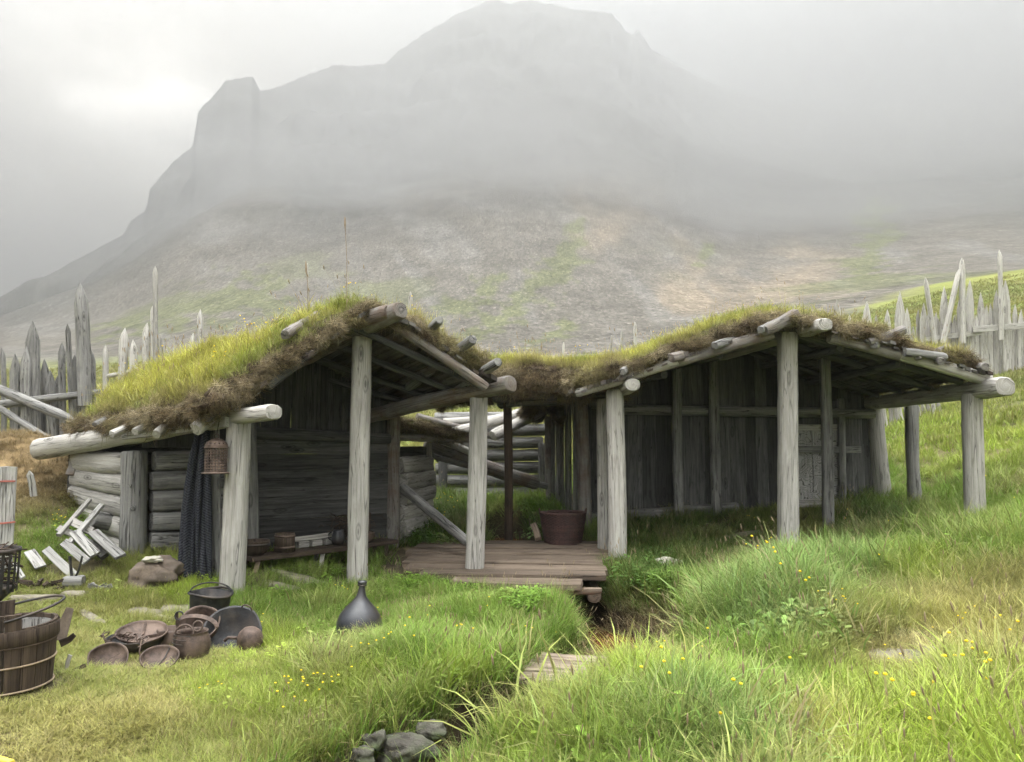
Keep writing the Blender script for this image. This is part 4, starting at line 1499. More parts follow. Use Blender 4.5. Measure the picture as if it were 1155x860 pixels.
# low mossy eaves of the room
ev = Roof([P(425, 484, 10.7), P(470, 487, 10.9), P(522, 497, 11.2)], [Vector((-2.6, 12.4, 1.95)), Vector((-2.0, 12.6, 1.85)), Vector((-1.5, 12.8, 1.75))], nt=10, ns=6)
turf(ev, A, .12, seed=9, dens=120, gl=.06, fib=500, gcol=(.13, .13, .04), droop=.05, lump=.05)
MB().log(P(400, 492, 10.75), P(545, 496, 11.2), .06, .05, wob=.2).build('wall_plate', 'rust_wood', A)
MB().log(P(432, 478, 11.2), P(536, 492, 11.6), .05, .04, wob=.2).build('roof_pole', 'rust_wood', A)

# ============================================================ the boarded hut
B = thing('turf_roofed_hut', (3.4, 11.5, H(3.4, 11.5)), 'wide turf-roofed hut with dark upright board walls, a carved door and five porch posts', 'hut')
post(B, 696, 640, 693, 440, 9.7, 22, sq=3.4)
post(B, 680, 622, 678, 448, 10.3, 13, sq=4, mat='pale', tone=.8)
post(B, 889, 630, 888, 376, 9.3, 22.5, sq=5)
post(B, 1101, 594, 1096, 445, 9.3, 22.5, sq=2.6)
post(B, 934, 590, 930, 405, 10.6, 12.5, sq=4, mat='grey')
post(B, 996, 562, 985, 450, 12.05, 21, sq=2.2, mat='pale', name='corner_post', wob=.07, tone=.85)
post(B, 1033, 574, 1028, 450, 11.2, 14, sq=3, mat='grey', wob=.12)
post(B, 659, 598, 655, 456, 11.55, 17, sq=2.2, mat='rust_wood', name='corner_post')
EXCL += [(p.x, p.y, .13) for p in (P(696, 640, 9.7), P(889, 630, 9.3), P(1101, 594, 9.3), P(996, 562, 12.05))]
rb_front = [P(640, 446, 9.7), P(700, 430, 9.35), P(780, 400, 9.15), P(866, 373, 8.95), P(893, 364, 8.9), P(940, 377, 8.9), P(1000, 391, 8.95), P(1062, 411, 9.0), P(1114, 426, 9.05)]
rb_back = [Vector((p.x, 14.2, p.z + (.28 if 1 < i < 6 else (.2 if i < 2 else (.12 if i == 6 else -.06))))) for i, p in enumerate(rb_front)]
RB = Roof(rb_front, rb_back, nt=50)
RB.boards('roof_boards', B, nt=60)
turf(RB, B, .18, q0=.01, t0=.01, t1=.985, seed=5, gl=.14, gcol=(.36, .37, .07), fib=4600, droop=.02, lump=.10, dens=230, outw=.05)
bx = Vector((5.75, 14.0, 2.30))
MB().log(P(1134, 436, 8.75), bx, .125, .11, wob=.09, sq=3, flat=.9, n=16).build('wall_plate', 'pale', B)
MB().log(P(714, 434, 9.25), Vector((1.2, 14.0, 2.25)), .10, .10, wob=.1, sq=2.4, n=14, flat=.85).build('wall_plate', 'pale', B)
MB().log(P(931, 366, 8.72), Vector((3.2, 14.0, 3.1)), .10, .11, wob=.12, sq=3.6, n=16, flat=.75).build('ridge_beam', 'pale', B)
for pts, w in ((((872, 376, 8.93), (758, 411, 9.2)), 13), (((765, 408, 9.15), (650, 444, 9.6)), 11), (((935, 381, 8.95), (1030, 405, 9.0)), 13), (((1015, 400, 8.98), (1116, 429, 9.05)), 14)):
    MB().log(P(*pts[0]), P(*pts[1]), w / 2 / F * 9, wob=.14, sq=2.6, bend=.02).build('barge_pole', 'pale' if w != 13 else 'rust_wood', B)
for a, b, y0, y1, w in (((862, 374), (886, 362), 8.75, 8.9, 17), ((858, 372), (876, 366), 8.7, 9.4, 12), ((806, 390), (838, 378), 8.85, 9.3, 13), ((757, 404), (785, 396), 8.9, 9.4, 13), ((702, 420), (716, 414), 9.2, 9.7, 12),
                        ((985, 390), (1003, 386), 8.85, 9.3, 12), ((980, 386), (1006, 377), 8.85, 9.0, 11), ((1062, 408), (1040, 400), 8.8, 9.4, 12), ((1034, 404), (1058, 396), 8.85, 9.2, 10), ((1112, 414), (1092, 412), 8.8, 9.5, 12), ((1020, 398), (1050, 402), 8.85, 8.9, 13)):
    p, q = P(*a, y0), P(*b, y1)
    MB().log(p, q + (q - p) * .5, w / 2.8 / F * 8.9, w / 2.2 / F * 8.9, wob=.34, sq=2.8, bend=.02).build('roof_pole', random.choice(['grey', 'rust_wood', 'rust_wood']), B)
for k in range(6):
    q = .07 + k * .14
    for t0, t1 in ((.50, .02), (.54, .98)):
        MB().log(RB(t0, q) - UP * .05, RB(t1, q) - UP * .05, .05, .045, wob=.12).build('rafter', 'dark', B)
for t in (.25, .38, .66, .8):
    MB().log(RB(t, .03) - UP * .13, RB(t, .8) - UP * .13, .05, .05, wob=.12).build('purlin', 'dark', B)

WY = 12.05


def wallz(u):
    return P(u, np.interp(u, [650, 700, 830, 900, 985], [590, 587, 574, 570, 560]), WY).z


mb = MB()
u = 664.0
while u < 984:
    wd = random.uniform(12, 19)
    if not 897 < u + wd / 2 < 943:
        c = P(u + wd / 2, 505, WY)
        mb.plank((c.x, WY + random.uniform(0, .02), wallz(u) - .15), (c.x + random.uniform(-.015, .015), WY + random.uniform(0, .02), RB.z(c.x, WY) + .0), wd / F * WY * 1.06, .035, tone=random.uniform(.5, 1.6), warp=.012)
    u += wd
c = P(922, 505, WY)
for k in range(3):
    mb.plank((c.x - .24 + .24 * k, WY + .03, 1.85), (c.x - .24 + .24 * k, WY, RB.z(c.x, WY)), .24, .035, tone=random.uniform(.7, 1.2))
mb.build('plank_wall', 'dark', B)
MB().log(P(690, 462, WY - .1), P(986, 467, WY - .1), .085, .08, wob=.08, sq=2.6, bend=.02).build('cross_beam', 'grey', B)
MB().log(P(655, 586, WY - .02), P(832, 573, WY - .02), .10, .09, wob=.08, sq=4).build('sill_beam', 'grey', B)
for u0, v0, u1, v1, w in ((766, 590, 763, 405, 12.5), (809, 584, 804, 392, 12.5), (950, 566, 948, 450, 9)):
    post(B, u0, v0, u1, v1, WY - .22 if w > 10 else WY - .1, w, mat='grey', sq=2.4, wob=.12)
# left side wall of upright boards and its far post
mb = MB()
pa, pb = P(658, 500, 11.6), P(622, 500, 14.2)
for i in range(13):
    p = pa.lerp(pb, (i + .5) / 13)
    mb.plank((p.x, p.y, .25), (p.x, p.y, P(640, 452, p.y).z), .27, .035, up=(-1, .1, 0), tone=random.uniform(.7, 1.4), warp=.01)
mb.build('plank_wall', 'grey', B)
post(B, 622, 560, 620, 470, 14.1, 13, sq=2.2, mat='rust_wood', name='corner_post')
sr = Roof([P(598, 468, 12.9), P(625, 463, 12.9), P(652, 462, 12.9)], [P(598, 468, 12.9) + Vector((0, 1.4, .1)), P(625, 463, 12.9) + Vector((0, 1.4, .1)), P(652, 462, 12.9) + Vector((.1, 1.4, .1))], nt=8, ns=6)
turf(sr, B, .30, seed=14, dens=300, gl=.10, fib=700, gcol=(.23, .24, .07), droop=.12, lump=.06)

# the carved door
def carved():
    m, nt, out = new_mat('carved_door')
    n = nd(nt, 'ShaderNodeTexNoise', Vector=objmap(nt, (4.2, 1, 5.2)), Scale=1.0, Detail=1.5, Roughness=.4, Distortion=.8)
    w = mth(nt, 'SINE', mth(nt, 'MULTIPLY', n.outputs[0], 95.0))
    ln = ramp(nt, mth(nt, 'MULTIPLY_ADD', w, .5, .5), [(.0, 0.0), (.22, 1.0)])
    v = nd(nt, 'ShaderNodeTexVoronoi', Vector=objmap(nt, (7, .01, 8)), Scale=1.0, Randomness=.6)
    dot = ramp(nt, v.outputs['Distance'], [(.09, 0.0), (.14, 1.0)])
    k = mth(nt, 'MULTIPLY', ln, dot)
    g = nd(nt, 'ShaderNodeTexNoise', Vector=objmap(nt, (40, 5, 3)), Scale=1.0, Detail=6.0)
    col = mixc(nt, 1.0, ramp(nt, g.outputs[0], [(.3, (.27, .265, .25)), (.7, (.42, .41, .39))]), ramp(nt, k, [(0, (.32, .31, .3)), (1, (1, 1, 1))]), 'MULTIPLY')
    bp = nd(nt, 'ShaderNodeBump', Height=k, Strength=.8, Distance=.01)
    b = nd(nt, 'ShaderNodeBsdfPrincipled', **{'Base Color': col, 'Roughness': .85, 'Normal': bp.outputs[0]})
    nt.links.new(b.outputs[0], out.inputs[0])
    return m


M['carved'] = carved()
dl, dr = P(899, 505, WY).x, P(946, 505, WY).x
zb, zt = P(920, 563, WY).z, P(920, 484, WY).z
mb = MB()
for k in range(3):
    w = (dr - dl) / 3
    x = dl + w * (k + .5)
    mb.plank((x, WY - .03, zb), (x, WY - .03, zt), w * .985, .05, tone=random.uniform(.9, 1.08))
door = mb.build('door', 'carved', B)
MB().plank((dl - .02, WY - .07, zt + .02), (dr + .02, WY - .07, zt + .02), .1, .05).build('door_head', 'pale', door)
MB().plank(P(899, 507, WY - .12), P(971, 507.5, WY - .12), .105, .04).build('cross_bar', 'grey', door)
MB().plank(P(898, 568, WY - .16), P(952, 568, WY - .16), .16, .05, up=(0, -.5, .86)).build('threshold', 'pale', B)

# ============================================================ the turf link between the two
Lk = thing('turf_link_roof', (.5, 11.3, H(.5, 11.3)), 'flat thick turf roof bridging the passage between the two huts, with hanging dead grass', 'roof')
lf = [Vector((-1.0, 10.2, 2.28)), P(545, 440, 10.1), P(590, 443, 10.0), P(645, 443, 9.95), P(706, 434, 9.8)]
lb = [Vector((-1.2, 12.6, 2.35)), Vector((-.4, 12.7, 2.42)), Vector((.1, 12.7, 2.42)), Vector((.8, 12.8, 2.42)), Vector((1.5, 12.8, 2.5))]
RL = Roof(lf, lb, nt=30, ns=12)
RL.boards('roof_boards', Lk, nt=24)
turf(RL, Lk, .36, q0=.0, seed=21, gl=.14, gcol=(.40, .40, .08), fib=3600, droop=.10, lump=.07, dens=300, outw=.08)
MB().log(P(556, 449, 10.15), P(708, 444, 9.95), .065, .06, wob=.1, sq=3).build('beam', 'dark', Lk)
MB().log(P(645, 444, 9.8), P(672, 438, 9.6), .05, .05, wob=.15, sq=3).build('roof_pole', 'grey', Lk)
MB().log(P(560, 455, 12.4), P(700, 452, 12.4), .06, .06, wob=.1).build('beam', 'grey', Lk)
post(Lk, 573, 618, 572, 448, 11.2, 10, mat='brown', sq=3, wob=.08, y1=10.3)
MB().log(P(566, 455, 10.5), P(586, 455, 10.1), .07, .05, wob=.3).build('roof_pole', 'dark', Lk)

# ============================================================ log wall at the back and the leaning poles
Wl = thing('log_wall', (0.0, 14.8, .6), 'low stacked log wall at the back of the passage, behind the tall grass', 'log wall')
for i in range(7):
    v = 557 - i * 14.2
    u1 = 612 if i else 606
    MB().log(P(494 - random.uniform(0, 6), v, 14.8), P(u1 + random.uniform(0, 6), v - 1, 14.8), .122 * random.uniform(.85, 1.1), .115, wob=.1, tone=random.uniform(.7, 1.15), sq=2.4).build('wall_log', 'grey', Wl)
post(Wl, 500, 580, 501, 478, 14.7, 11, mat='dark', sq=3, name='wall_post')
post(Wl, 611, 580, 611, 500, 14.65, 9, mat='grey', sq=3, name='wall_post')
for a, b, y0, y1, w, m, lab in (((480, 500), (606, 546), 12.9, 13.6, 17, 'rust_wood', 'thick mossy pole sloping down across the stacked log wall'),
                                ((498, 492), (614, 458), 13.4, 14.5, 13, 'pale', 'pale bent pole rising over the top of the stacked log wall'),
                                ((556, 492), (618, 461), 13.6, 14.5, 13, 'pale', 'short pale pole leaning on the log wall above the mossy one'),
                                ((555, 526), (618, 549), 13.3, 13.6, 8, 'grey', 'thin grey pole lying low in front of the stacked log wall'),
                                ((470, 470), (560, 494), 13.2, 13.9, 8, 'rust_wood', 'thin brown pole crossing behind the grey porch post near the wall top'),
                                ((500, 476), (582, 470), 14.4, 14.5, 9, 'pale', 'straight pale pole lying along the top of the stacked log wall'),
                                ((478, 512), (560, 534), 12.8, 13.3, 7, 'grey', 'slender grey pole just under the thick mossy one'),
                                ((488, 494), (540, 515), 12.7, 13.1, 9, 'pale', 'split pale pole lying on the upper end of the mossy one')):
    o = MB().log(P(*a, y0), P(*b, y1), w / 2 / F * y0, w / 2.3 / F * y1, wob=.13, bend=.06, sq=2.4).build('leaning_pole', m)
    tag(o, lab, 'pole', 'loose poles on the log wall')

# ============================================================ deck and plank bridge
Dk = thing('plank_deck', (0, 9.6, .05), 'brown cracked plank deck over the stream between the huts', 'deck')
ys = np.linspace(8.05, 10.95, 9)
for i in range(8):
    ya, yb = ys[i], ys[i + 1]
    ym = (ya + yb) / 2
    xl = -1.32 + .35 * (i < 2) + .35 * (i < 1)
    xr = np.interp(ym, [8, 8.6, 11], [.62, 1.05, 1.35])
    z = .15 + .012 * i + random.uniform(-.012, .012)
    MB().plank((xl + random.uniform(-.08, .08), ym + .12, z), (xr + random.uniform(-.06, .06), ym - .05, z + random.uniform(-.01, .01)), (yb - ya) * .97, .07, up=(0, 0, 1), tone=random.uniform(.75, 1.2), warp=.015, seg=.15).build('board', 'deck', Dk)
MB().log((.1, 8.02, .07), (.95, 8.2, .08), .045, .035, wob=.2, tone=1.2).build('edge_log', 'deck', Dk)
MB().log((-1.2, 8.3, -.02), (-1.2, 10.9, -.0), .08, wob=.1).build('joist', 'deck', Dk)
MB().log((.9, 8.4, -.02), (1.0, 10.9, -.0), .08, wob=.1).build('joist', 'deck', Dk)

Bg = thing('plank_bridge', tuple(G(640, 758)), 'small bleached plank footbridge crossing the narrow stream cut in the meadow', 'footbridge')
pa, pb = P(578, 742, 5.75) + UP * .03, P(690, 752, 5.62) + UP * .03
for k in range(4):
    o = Vector((0.02 * k, -.155 * k, -.012 * k))
    MB().plank(pa + o, pb + o + Vector((0, random.uniform(-.01, .01), 0)), .15, .045, up=(0, 0, 1), tone=random.uniform(.85, 1.15), warp=.012, seg=.12).build('board', 'bridge', Bg)
EXCL += [(P(u, 765, y).x, y, .2) for u in (595, 625, 655, 685) for y in (5.6, 5.35, 5.12)]

# ============================================================ fences
def stake_mesh(mb, u, vt, vb, wpx, y, ub=None, thick=.55, tip=None, tone=None, sq=3.0, rnd=False):
    """pointed stake: foot at (ub, vb), tip at (u, vt)"""
    a, b = P(ub if ub is not None else u, vb, y), P(u, vt, y)
    w = wpx / F * y
    d = (b - a).normalized()
    L = (b - a).length
    tip = tip or w * 1.6
    tip = min(tip, L * .4)
    k = max(4, int((L - tip) / .35))
    pts = [a - d * .3] + [a.lerp(b - d * tip, i / k) for i in range(k + 1)] + [b - d * tip * .45, b]
    bend = Vector((random.uniform(-1, 1), random.uniform(-.5, .5), 0)) * .03
    m = len(pts)
    pts = [p + bend * math.sin(math.pi * i / (m - 1)) for i, p in enumerate(pts)]
    n = 9
    sec = []
    for j in range(n):
        th = 6.283 * j / n
        c, s_ = math.cos(th), math.sin(th)
        q = (abs(c) ** sq + abs(s_) ** sq) ** (-1 / sq)
        sec.append((c * q * w / 2, s_ * q * w / 2 * (1 if rnd else thick)))
    scl = [1.0] * (m - 2) + [.58, .05]
    mb.sweep(pts, sec, scl, tone=tone or random.uniform(.75, 1.2), wob=.1, cap=False)
    return mb


Fl = thing('palisade_fence', tuple(P(75, 505, 14)), 'tall ragged palisade of thick split stakes beside the log smithy', 'fence')
for u, vt, vb, w, ub, y in ((2, 392, 520, 6, 3, 14.2), (17, 399, 510, 12, 17, 14.1), (30, 391, 508, 12, 31, 14), (37, 362, 506, 16, 40, 14.1), (57, 418, 505, 12, 60, 14.1), (70, 386, 505, 8, 72, 14.1), (65, 424, 505, 9, 66, 14.25),
                            (76, 365, 503, 6, 82, 14), (84, 400, 503, 10, 86, 14.2), (102, 392, 500, 10, 103, 14.1), (92, 405, 503, 12, 93, 14.3), (-12, 380, 515, 12, -12, 14.2), (-30, 395, 520, 14, -30, 14.1), (50, 405, 505, 9, 50, 14.3)):
    stake_mesh(MB(), u, vt, vb, w, y, ub=ub).build('stake', 'grey', Fl)
stake_mesh(MB(), 90, 319, 440, 14, 13.8, ub=95, tone=1.05, rnd=True).build('stake', 'grey', Fl)
MB().log(P(-20, 459, 13.85), P(136, 440, 14.0), .085, .06, wob=.12, sq=2.6).build('rail', 'grey', Fl)
for a, b, w, y, lab in (((-14, 434), (75, 471), 11, 12.8, 'long grey pole with a sharpened tip lying over the palisade rail'), ((-8, 456), (64, 502), 8, 12.7, 'thinner grey pole sloping down in front of the palisade')):
    p, q = P(*a, y), P(*b, y - .3)
    d = (q - p).normalized()
    mb = MB()
    pts = [p.lerp(q, i / 8) for i in range(9)] + [q + d * .22]
    mb.sweep(pts, circ(w / 2 / F * y, 9), [1] * 8 + [.8, .08 if w > 10 else .6], wob=.1)
    tag(mb.build('leaning_pole', 'grey'), lab, 'pole')
Fb = thing('palisade_fence', tuple(P(170, 480, 17)), 'thin scattered palisade stakes showing above the grassy smithy roof', 'fence')
for u, vt, vb, w, ub in ((119, 389, 470, 6, 120), (141, 370, 470, 9, 138), (150, 383, 470, 8, 147), (166, 364, 460, 8, 165), (172, 345, 450, 4, 172), (175, 300, 450, 5, 177), (181, 378, 450, 4, 181), (196, 387, 450, 3, 196), (226, 349, 450, 6, 225), (218, 376, 450, 6, 216),
                         (346, 296, 420, 2.2, 347), (463, 329, 440, 5, 463), (210, 392, 450, 5, 212)):
    stake_mesh(MB(), u, vt, vb, w, 17, ub=ub, rnd=True).build('stake', 'pale', Fb)
MB().log(P(120, 425, 17), P(235, 400, 17), .05, wob=.1).build('rail', 'pale', Fb)
Fr = thing('palisade_fence', tuple(P(1090, 425, 21)), 'pale grey palisade of broad pointed boards on the grassy slope beyond the boarded hut', 'fence')
YR = 21
for u, vt, w, ub in ((1015, 329, 13, 1018), (1023, 347, 8, 1025), (1036, 349, 4, 1036), (1042, 342, 9, 1042), (1047, 352, 8, 1048), (1058, 358, 6, 1058), (1065, 323, 8, 1066), (1062, 338, 6, 1063), (1070, 345, 7, 1071), (1077, 355, 7, 1077), (1082, 338, 5, 1083),
                     (1094, 316, 10, 1098), (1106, 330, 8, 1107), (1113, 344, 6, 1114), (1124, 327, 7, 1124), (1118, 360, 8, 1119), (1134, 316, 10, 1136), (1145, 343, 6, 1146), (1152, 349, 7, 1152), (1160, 335, 9, 1160), (1172, 345, 8, 1172), (1056, 352, 6, 1056), (1073, 362, 7, 1073), (1084, 358, 7, 1085), (1097, 348, 6, 1097), (1109, 352, 7, 1110), (1117, 342, 6, 1118), (1131, 355, 7, 1131), (1149, 360, 6, 1149), (1020, 362, 7, 1020), (1157, 352, 6, 1157), (1130, 350, 8, 1130), (1140, 360, 7, 1141), (1088, 350, 8, 1089), (1101, 355, 8, 1102), (1052, 365, 7, 1053), (1030, 368, 7, 1030), (1185, 330, 9, 1185)):
    stake_mesh(MB(), u, vt, 428, w, YR + random.uniform(.0, .15), ub=ub, thick=.3, tip=w / F * YR * 2.4).build('stake', 'pale', Fr)
for u, vt, vb, w, ub in ((1127, 282, 372, 4.5, 1129), (1085, 291, 376, 6, 1086), (1044, 313, 376, 5, 1053), (1083, 302, 376, 5.5, 1066)):
    stake_mesh(MB(), u, vt, vb, w, YR - .25, ub=ub, rnd=True, tip=.2).build('stake', 'pale', Fr)
MB().plank(P(1043, 383, YR - .12), P(1107, 375, YR - .12), .15, .05).build('rail', 'pale', Fr)
MB().plank(P(1097, 372, YR - .2), P(1195, 364, YR - .2), .17, .05).build('rail', 'pale', Fr)
Fm = thing('palisade_fence', tuple(P(980, 420, 19)), 'few white pointed board tips poking up just over the boarded hut roof', 'fence')
for u, vt, w in ((944, 338, 10), (958, 354, 5), (978, 340, 12), (988, 355, 5), (1001, 349, 8)):
    stake_mesh(MB(), u, vt, 430, w, 18.5, thick=.3, tip=w / F * 18 * 2.2).build('stake', 'pale', Fm)
MB().plank(P(930, 395, 18.7), P(1012, 398, 18.7), .12, .05).build('rail', 'pale', Fm)
Fd = thing('palisade_fence', tuple(P(1030, 470, 15.5)), 'low row of short pale pickets under the far eaves of the boarded hut', 'fence')
for i in range(11):
    u = 996 + i * 6.2
    stake_mesh(MB(), u, 452 + random.uniform(-2, 2), 476 - i * .9, 5, 15.5, ub=u + 3, thick=.4).build('picket', 'pale', Fd)
MB().plank(P(990, 457, 15.4), P(1066, 452, 15.4), .07, .04).build('rail', 'pale', Fd)
Fu = thing('palisade_fence', tuple(P(706, 400, 30)), 'tiny far palisade tips showing over the flat turf link', 'fence')
for u, vt, w in ((702, 370, 3.5), (716, 363, 4), (636, 386, 2.5), (652, 388, 2.5), (690, 378, 2.5), (734, 372, 2.5)):
    stake_mesh(MB(), u, vt, 425, w, 30).build('stake', 'pale', Fu)
MB().plank(P(630, 402, 30), P(740, 398, 30), .1, .05).build('rail', 'pale', Fu)

# ============================================================ things lying about
def T(loc, rx=0.0, ry=0.0, rz=0.0, s=1.0):
    return Matrix.Translation(Vector(loc)) @ Euler((rx, ry, rz)).to_matrix().to_4x4() @ Matrix.Scale(s, 4)


def xf(m, pts):
    return [m @ Vector(p) for p in pts]


def excl(p, r):
    EXCL.append((p.x, p.y, r))


def gp(u, v):
    p = G(u, v)
    return p


# --- big wooden tub with iron bail
c = P(10, 758, 4.62)
c.z = H(c.x, c.y) - .01
m = T(c, .02, -.02, .3)
tub = thing('stave_tub', c, 'large dark brown wooden stave tub with a bail handle on the short grass', 'tub')
excl(c, .3)
Rt, Rb, ht = .25, .225, .37
for i in range(18):
    a0, a1 = 2 * math.pi * i / 18 + .008, 2 * math.pi * (i + 1) / 18 - .008
    lug = i in (13, 14, 5)
    top = ht + (.085 if lug else random.uniform(-.004, .004))
    mb = MB()
    vs, fs, uv = [], [], []
    for z, r in ((0, Rb), (ht * .5, (Rb + Rt) / 2 + .004), (top, Rt)):
        for a in (a0, (a0 + a1) / 2, a1):
            for d in (0, -.02):
                vs.append(m @ Vector(((r + d) * math.cos(a), (r + d) * math.sin(a), z)))
    off = random.uniform(0, 20)
    for k in range(2):
        for q in range(2):
            b = k * 6 + q * 2
            fs += [(b, b + 2, b + 8, b + 6), (b + 3, b + 1, b + 7, b + 9)]
            for z in (0, 1):
                uv += [(off + k * .2, off + q * .04), (off + k * .2, off + q * .04 + .04), (off + k * .2 + .2, off + q * .04 + .04), (off + k * .2 + .2, off + q * .04)]
        b = k * 6
        fs += [(b + 1, b, b + 6, b + 7), (b + 4, b + 5, b + 11, b + 10)]
        uv += [(off + k * .2, off), (off + k * .2, off + .02), (off + k * .2 + .2, off + .02), (off + k * .2 + .2, off)] * 2
    for b in (12, 14):
        fs.append((b, b + 2, b + 3, b + 1))
        uv += [(off, off), (off + .05, off), (off + .05, off + .02), (off, off + .02)]
    fs += [(0, 1, 3, 2), (2, 3, 5, 4)]
    uv += [(off, off)] * 8
    mb.add(vs, fs, uv, random.uniform(.75, 1.3))
    mb.build('stave', 'brown', tub)
MB().lathe([(0, .03), (Rb - .01, .03)], 24, m).build('bottom', 'brown', tub)
MB().lathe([(Rb - .022, ht * .05), (Rt - .022, ht * .9), (Rt - .024, ht * .93)], 36, m).build('inner_lining', 'white_wood', tub)
for z, mt, w in ((.012, 'twine', .006), (ht * .42, 'twine', .006), (ht * .72, 'rust', .004)):
    r = Rb + (Rt - Rb) * z / ht + .006
    wire(MB(), xf(m, [(r * math.cos(a), r * math.sin(a), z) for a in np.linspace(0, 6.283, 49)]), w).build('hoop', mt, tub)
MB().lathe([(Rt + .004, ht * .74), (Rt + .008, ht * .75), (Rt + .010, ht * .97), (Rt + .004, ht * .985)], 40, m).build('iron_band', 'brown', tub)
l0, l1 = 2 * math.pi * 5.5 / 18, 2 * math.pi * 14 / 18
pa, pb = Vector((Rt * math.cos(l0), Rt * math.sin(l0), ht + .05)), Vector((Rt * math.cos(l1), Rt * math.sin(l1), ht + .05))
mid = (pa + pb) / 2
outd = Vector(((pb - pa).y, -(pb - pa).x, 0)).normalized()
if (m.to_3x3() @ outd).x < 0:
    outd = -outd
bail = [mid + (pa - mid) * math.cos(t) + outd * .30 * math.sin(t) + UP * .06 * math.sin(t) for t in np.linspace(0, math.pi, 22)]
wire(MB(), xf(m, bail), .008).build('bail_handle', 'iron', tub)
wire(MB(), xf(m, arc(pa, outd, (0, 0, 1), .022, 0, 6.28, 12)), .006).build('ring', 'rust', tub)

# --- black iron fire basket at the edge
c = P(-12, 664, 6.0)
z0 = P(0, 712, 6.0).z
fb = thing('fire_basket', (c.x, c.y, H(c.x, c.y)), 'black iron strap basket filled with dry brush, half out of the picture', 'fire basket')
m = T((c.x, c.y, P(0, 668, 6.0).z), 0, 0, 0)
for z, r in ((.30, .20), (.02, .185)):
    MB().lathe([(r - .008, z), (r, z), (r, z + .035), (r - .008, z + .035), (r - .008, z)], 32, m).build('hoop', 'iron', fb)
for i in range(22):
    a = 6.283 * i / 22
    MB().plank(m @ Vector((.183 * math.cos(a), .183 * math.sin(a), .0)), m @ Vector((.193 * math.cos(a), .193 * math.sin(a), .32)), .022, .005, up=(math.cos(a), math.sin(a), 0), warp=0).build('bar', 'iron', fb)
MB().lathe([(.0, -.12), (.05, -.11), (.18, .02), (.17, .03), (.0, -.10)], 24, m).build('bowl', 'iron', fb)
for k in range(3):
    a = 2.094 * k + .4
    wire(MB(), [m @ Vector((.05 * math.cos(a), .05 * math.sin(a), -.1)), m @ Vector((.12 * math.cos(a), .12 * math.sin(a), -.25)), Vector((c.x + .26 * math.cos(a), c.y + .26 * math.sin(a), H(c.x, c.y) - .02))], .011).build('leg', 'iron', fb)
brush = MB()
for k in range(90):
    a, r = random.uniform(0, 6.28), random.random() ** .5 * .16
    p = m @ Vector((r * math.cos(a), r * math.sin(a), random.uniform(.05, .33)))
    d = Vector((random.gauss(0, 1), random.gauss(0, 1), random.gauss(.2, .5))).normalized() * random.uniform(.06, .14)
    wire(brush, [p - d, p + Vector((0, 0, .01)), p + d], .006, n=5, tone=random.uniform(.6, 1.6))
tag(brush.build('brushwood', 'brown'), 'dry grey brown brushwood heaped in the black iron basket', 'kindling')

# --- white board with red cords, white stake
p, q = P(2, 625, 7.2), P(7, 527, 7.2)
wb = thing('painted_board', (p.x, p.y, p.z), 'upright white speckled board tied with two red cords at the picture edge', 'board')
MB().plank(p - UP * .15, q, .20, .03, warp=0).build('board', 'white_wood', wb)
for v in (544, 590):
    MB().plank(P(-10, v + .5, 7.17), P(17, v - 1, 7.17), .016, .012).build('cord', 'rope', wb)
o = MB().plank(P(38, 560, 8.9), P(33, 531, 8.85), .075, .03, point=.05).build('stake', 'white_wood')
tag(o, 'short white pointed stake stuck in the brown earth bank', 'stake')

# --- scrap timber in front of the pale log wall
scr = [  # u0 v0 y0 u1 v1 y1 width px thick label
    (66, 604, 8.0, 101, 564, 8.5, 7, .04, 'grey squared batten propped steeply on the scrap pile, the farther of two'),
    (74, 618, 7.8, 115, 570, 8.35, 8, .045, 'pale squared batten propped steeply on the scrap pile, the nearer of two'),
    (52, 620, 7.75, 84, 650, 7.5, 14, .03, 'bleached board lying at the near side of the scrap pile'),
    (72, 612, 7.8, 98, 634, 7.6, 13, .03, 'bleached board in the middle of the scrap pile'),
    (84, 600, 7.95, 108, 626, 7.75, 18, .03, 'broad pale board with a dark edge in the scrap pile'),
    (105, 600, 8.05, 136, 628, 7.7, 15, .03, 'wide pale board leaning against the log wall foot'),
    (100, 612, 8.0, 118, 628, 7.9, 12, .06, 'short dark block of wood wedged under the wide pale board'),
    (80, 588, 8.2, 104, 600, 8.1, 11, .03, 'small board half hidden behind the propped battens'),
    (66, 596, 8.2, 92, 606, 8.1, 10, .03, 'narrow grey offcut under the propped battens'),
    (33, 622, 7.7, 46, 640, 7.5, 14, .02, 'broken white board scrap lying alone in the grass'),
    (16, 636, 7.4, 26, 652, 7.2, 8, .02, 'white sliver of board beside the iron basket')]
for u0, v0, y0, u1, v1, y1, w, th, lab in scr:
    a, b = P(u0, v0, y0), P(u1, v1, y1)
    a.z, b.z = max(a.z, H(a.x, a.y) + .03), max(b.z, H(b.x, b.y) + .03)
    prop = 'propped steeply' in lab
    o = MB().plank(a, b, w / F * y0 * random.uniform(.62, .85), th, up=(.1 + random.uniform(-.4, .4), -.75, .6 + random.uniform(-.3, .3)) if not prop else (0, -1, .2), warp=.004, tone=.4 if 'dark block' in lab else random.uniform(.55, .95)).build('scrap_board', 'white_wood' if 'pale' in lab or 'white' in lab or 'bleached' in lab else 'pale')
    tag(o, lab, 'board', 'scrap timber by the log wall')
excl(P(85, 622, 7.8), .3)
a = P(104, 585, 8.5)
o = MB().log(a, a + Vector((.16, .25, -.08)), .10, wob=.1, sq=2.1).build('short_log', 'grey')
tag(o, 'short round log end behind the propped battens', 'log')
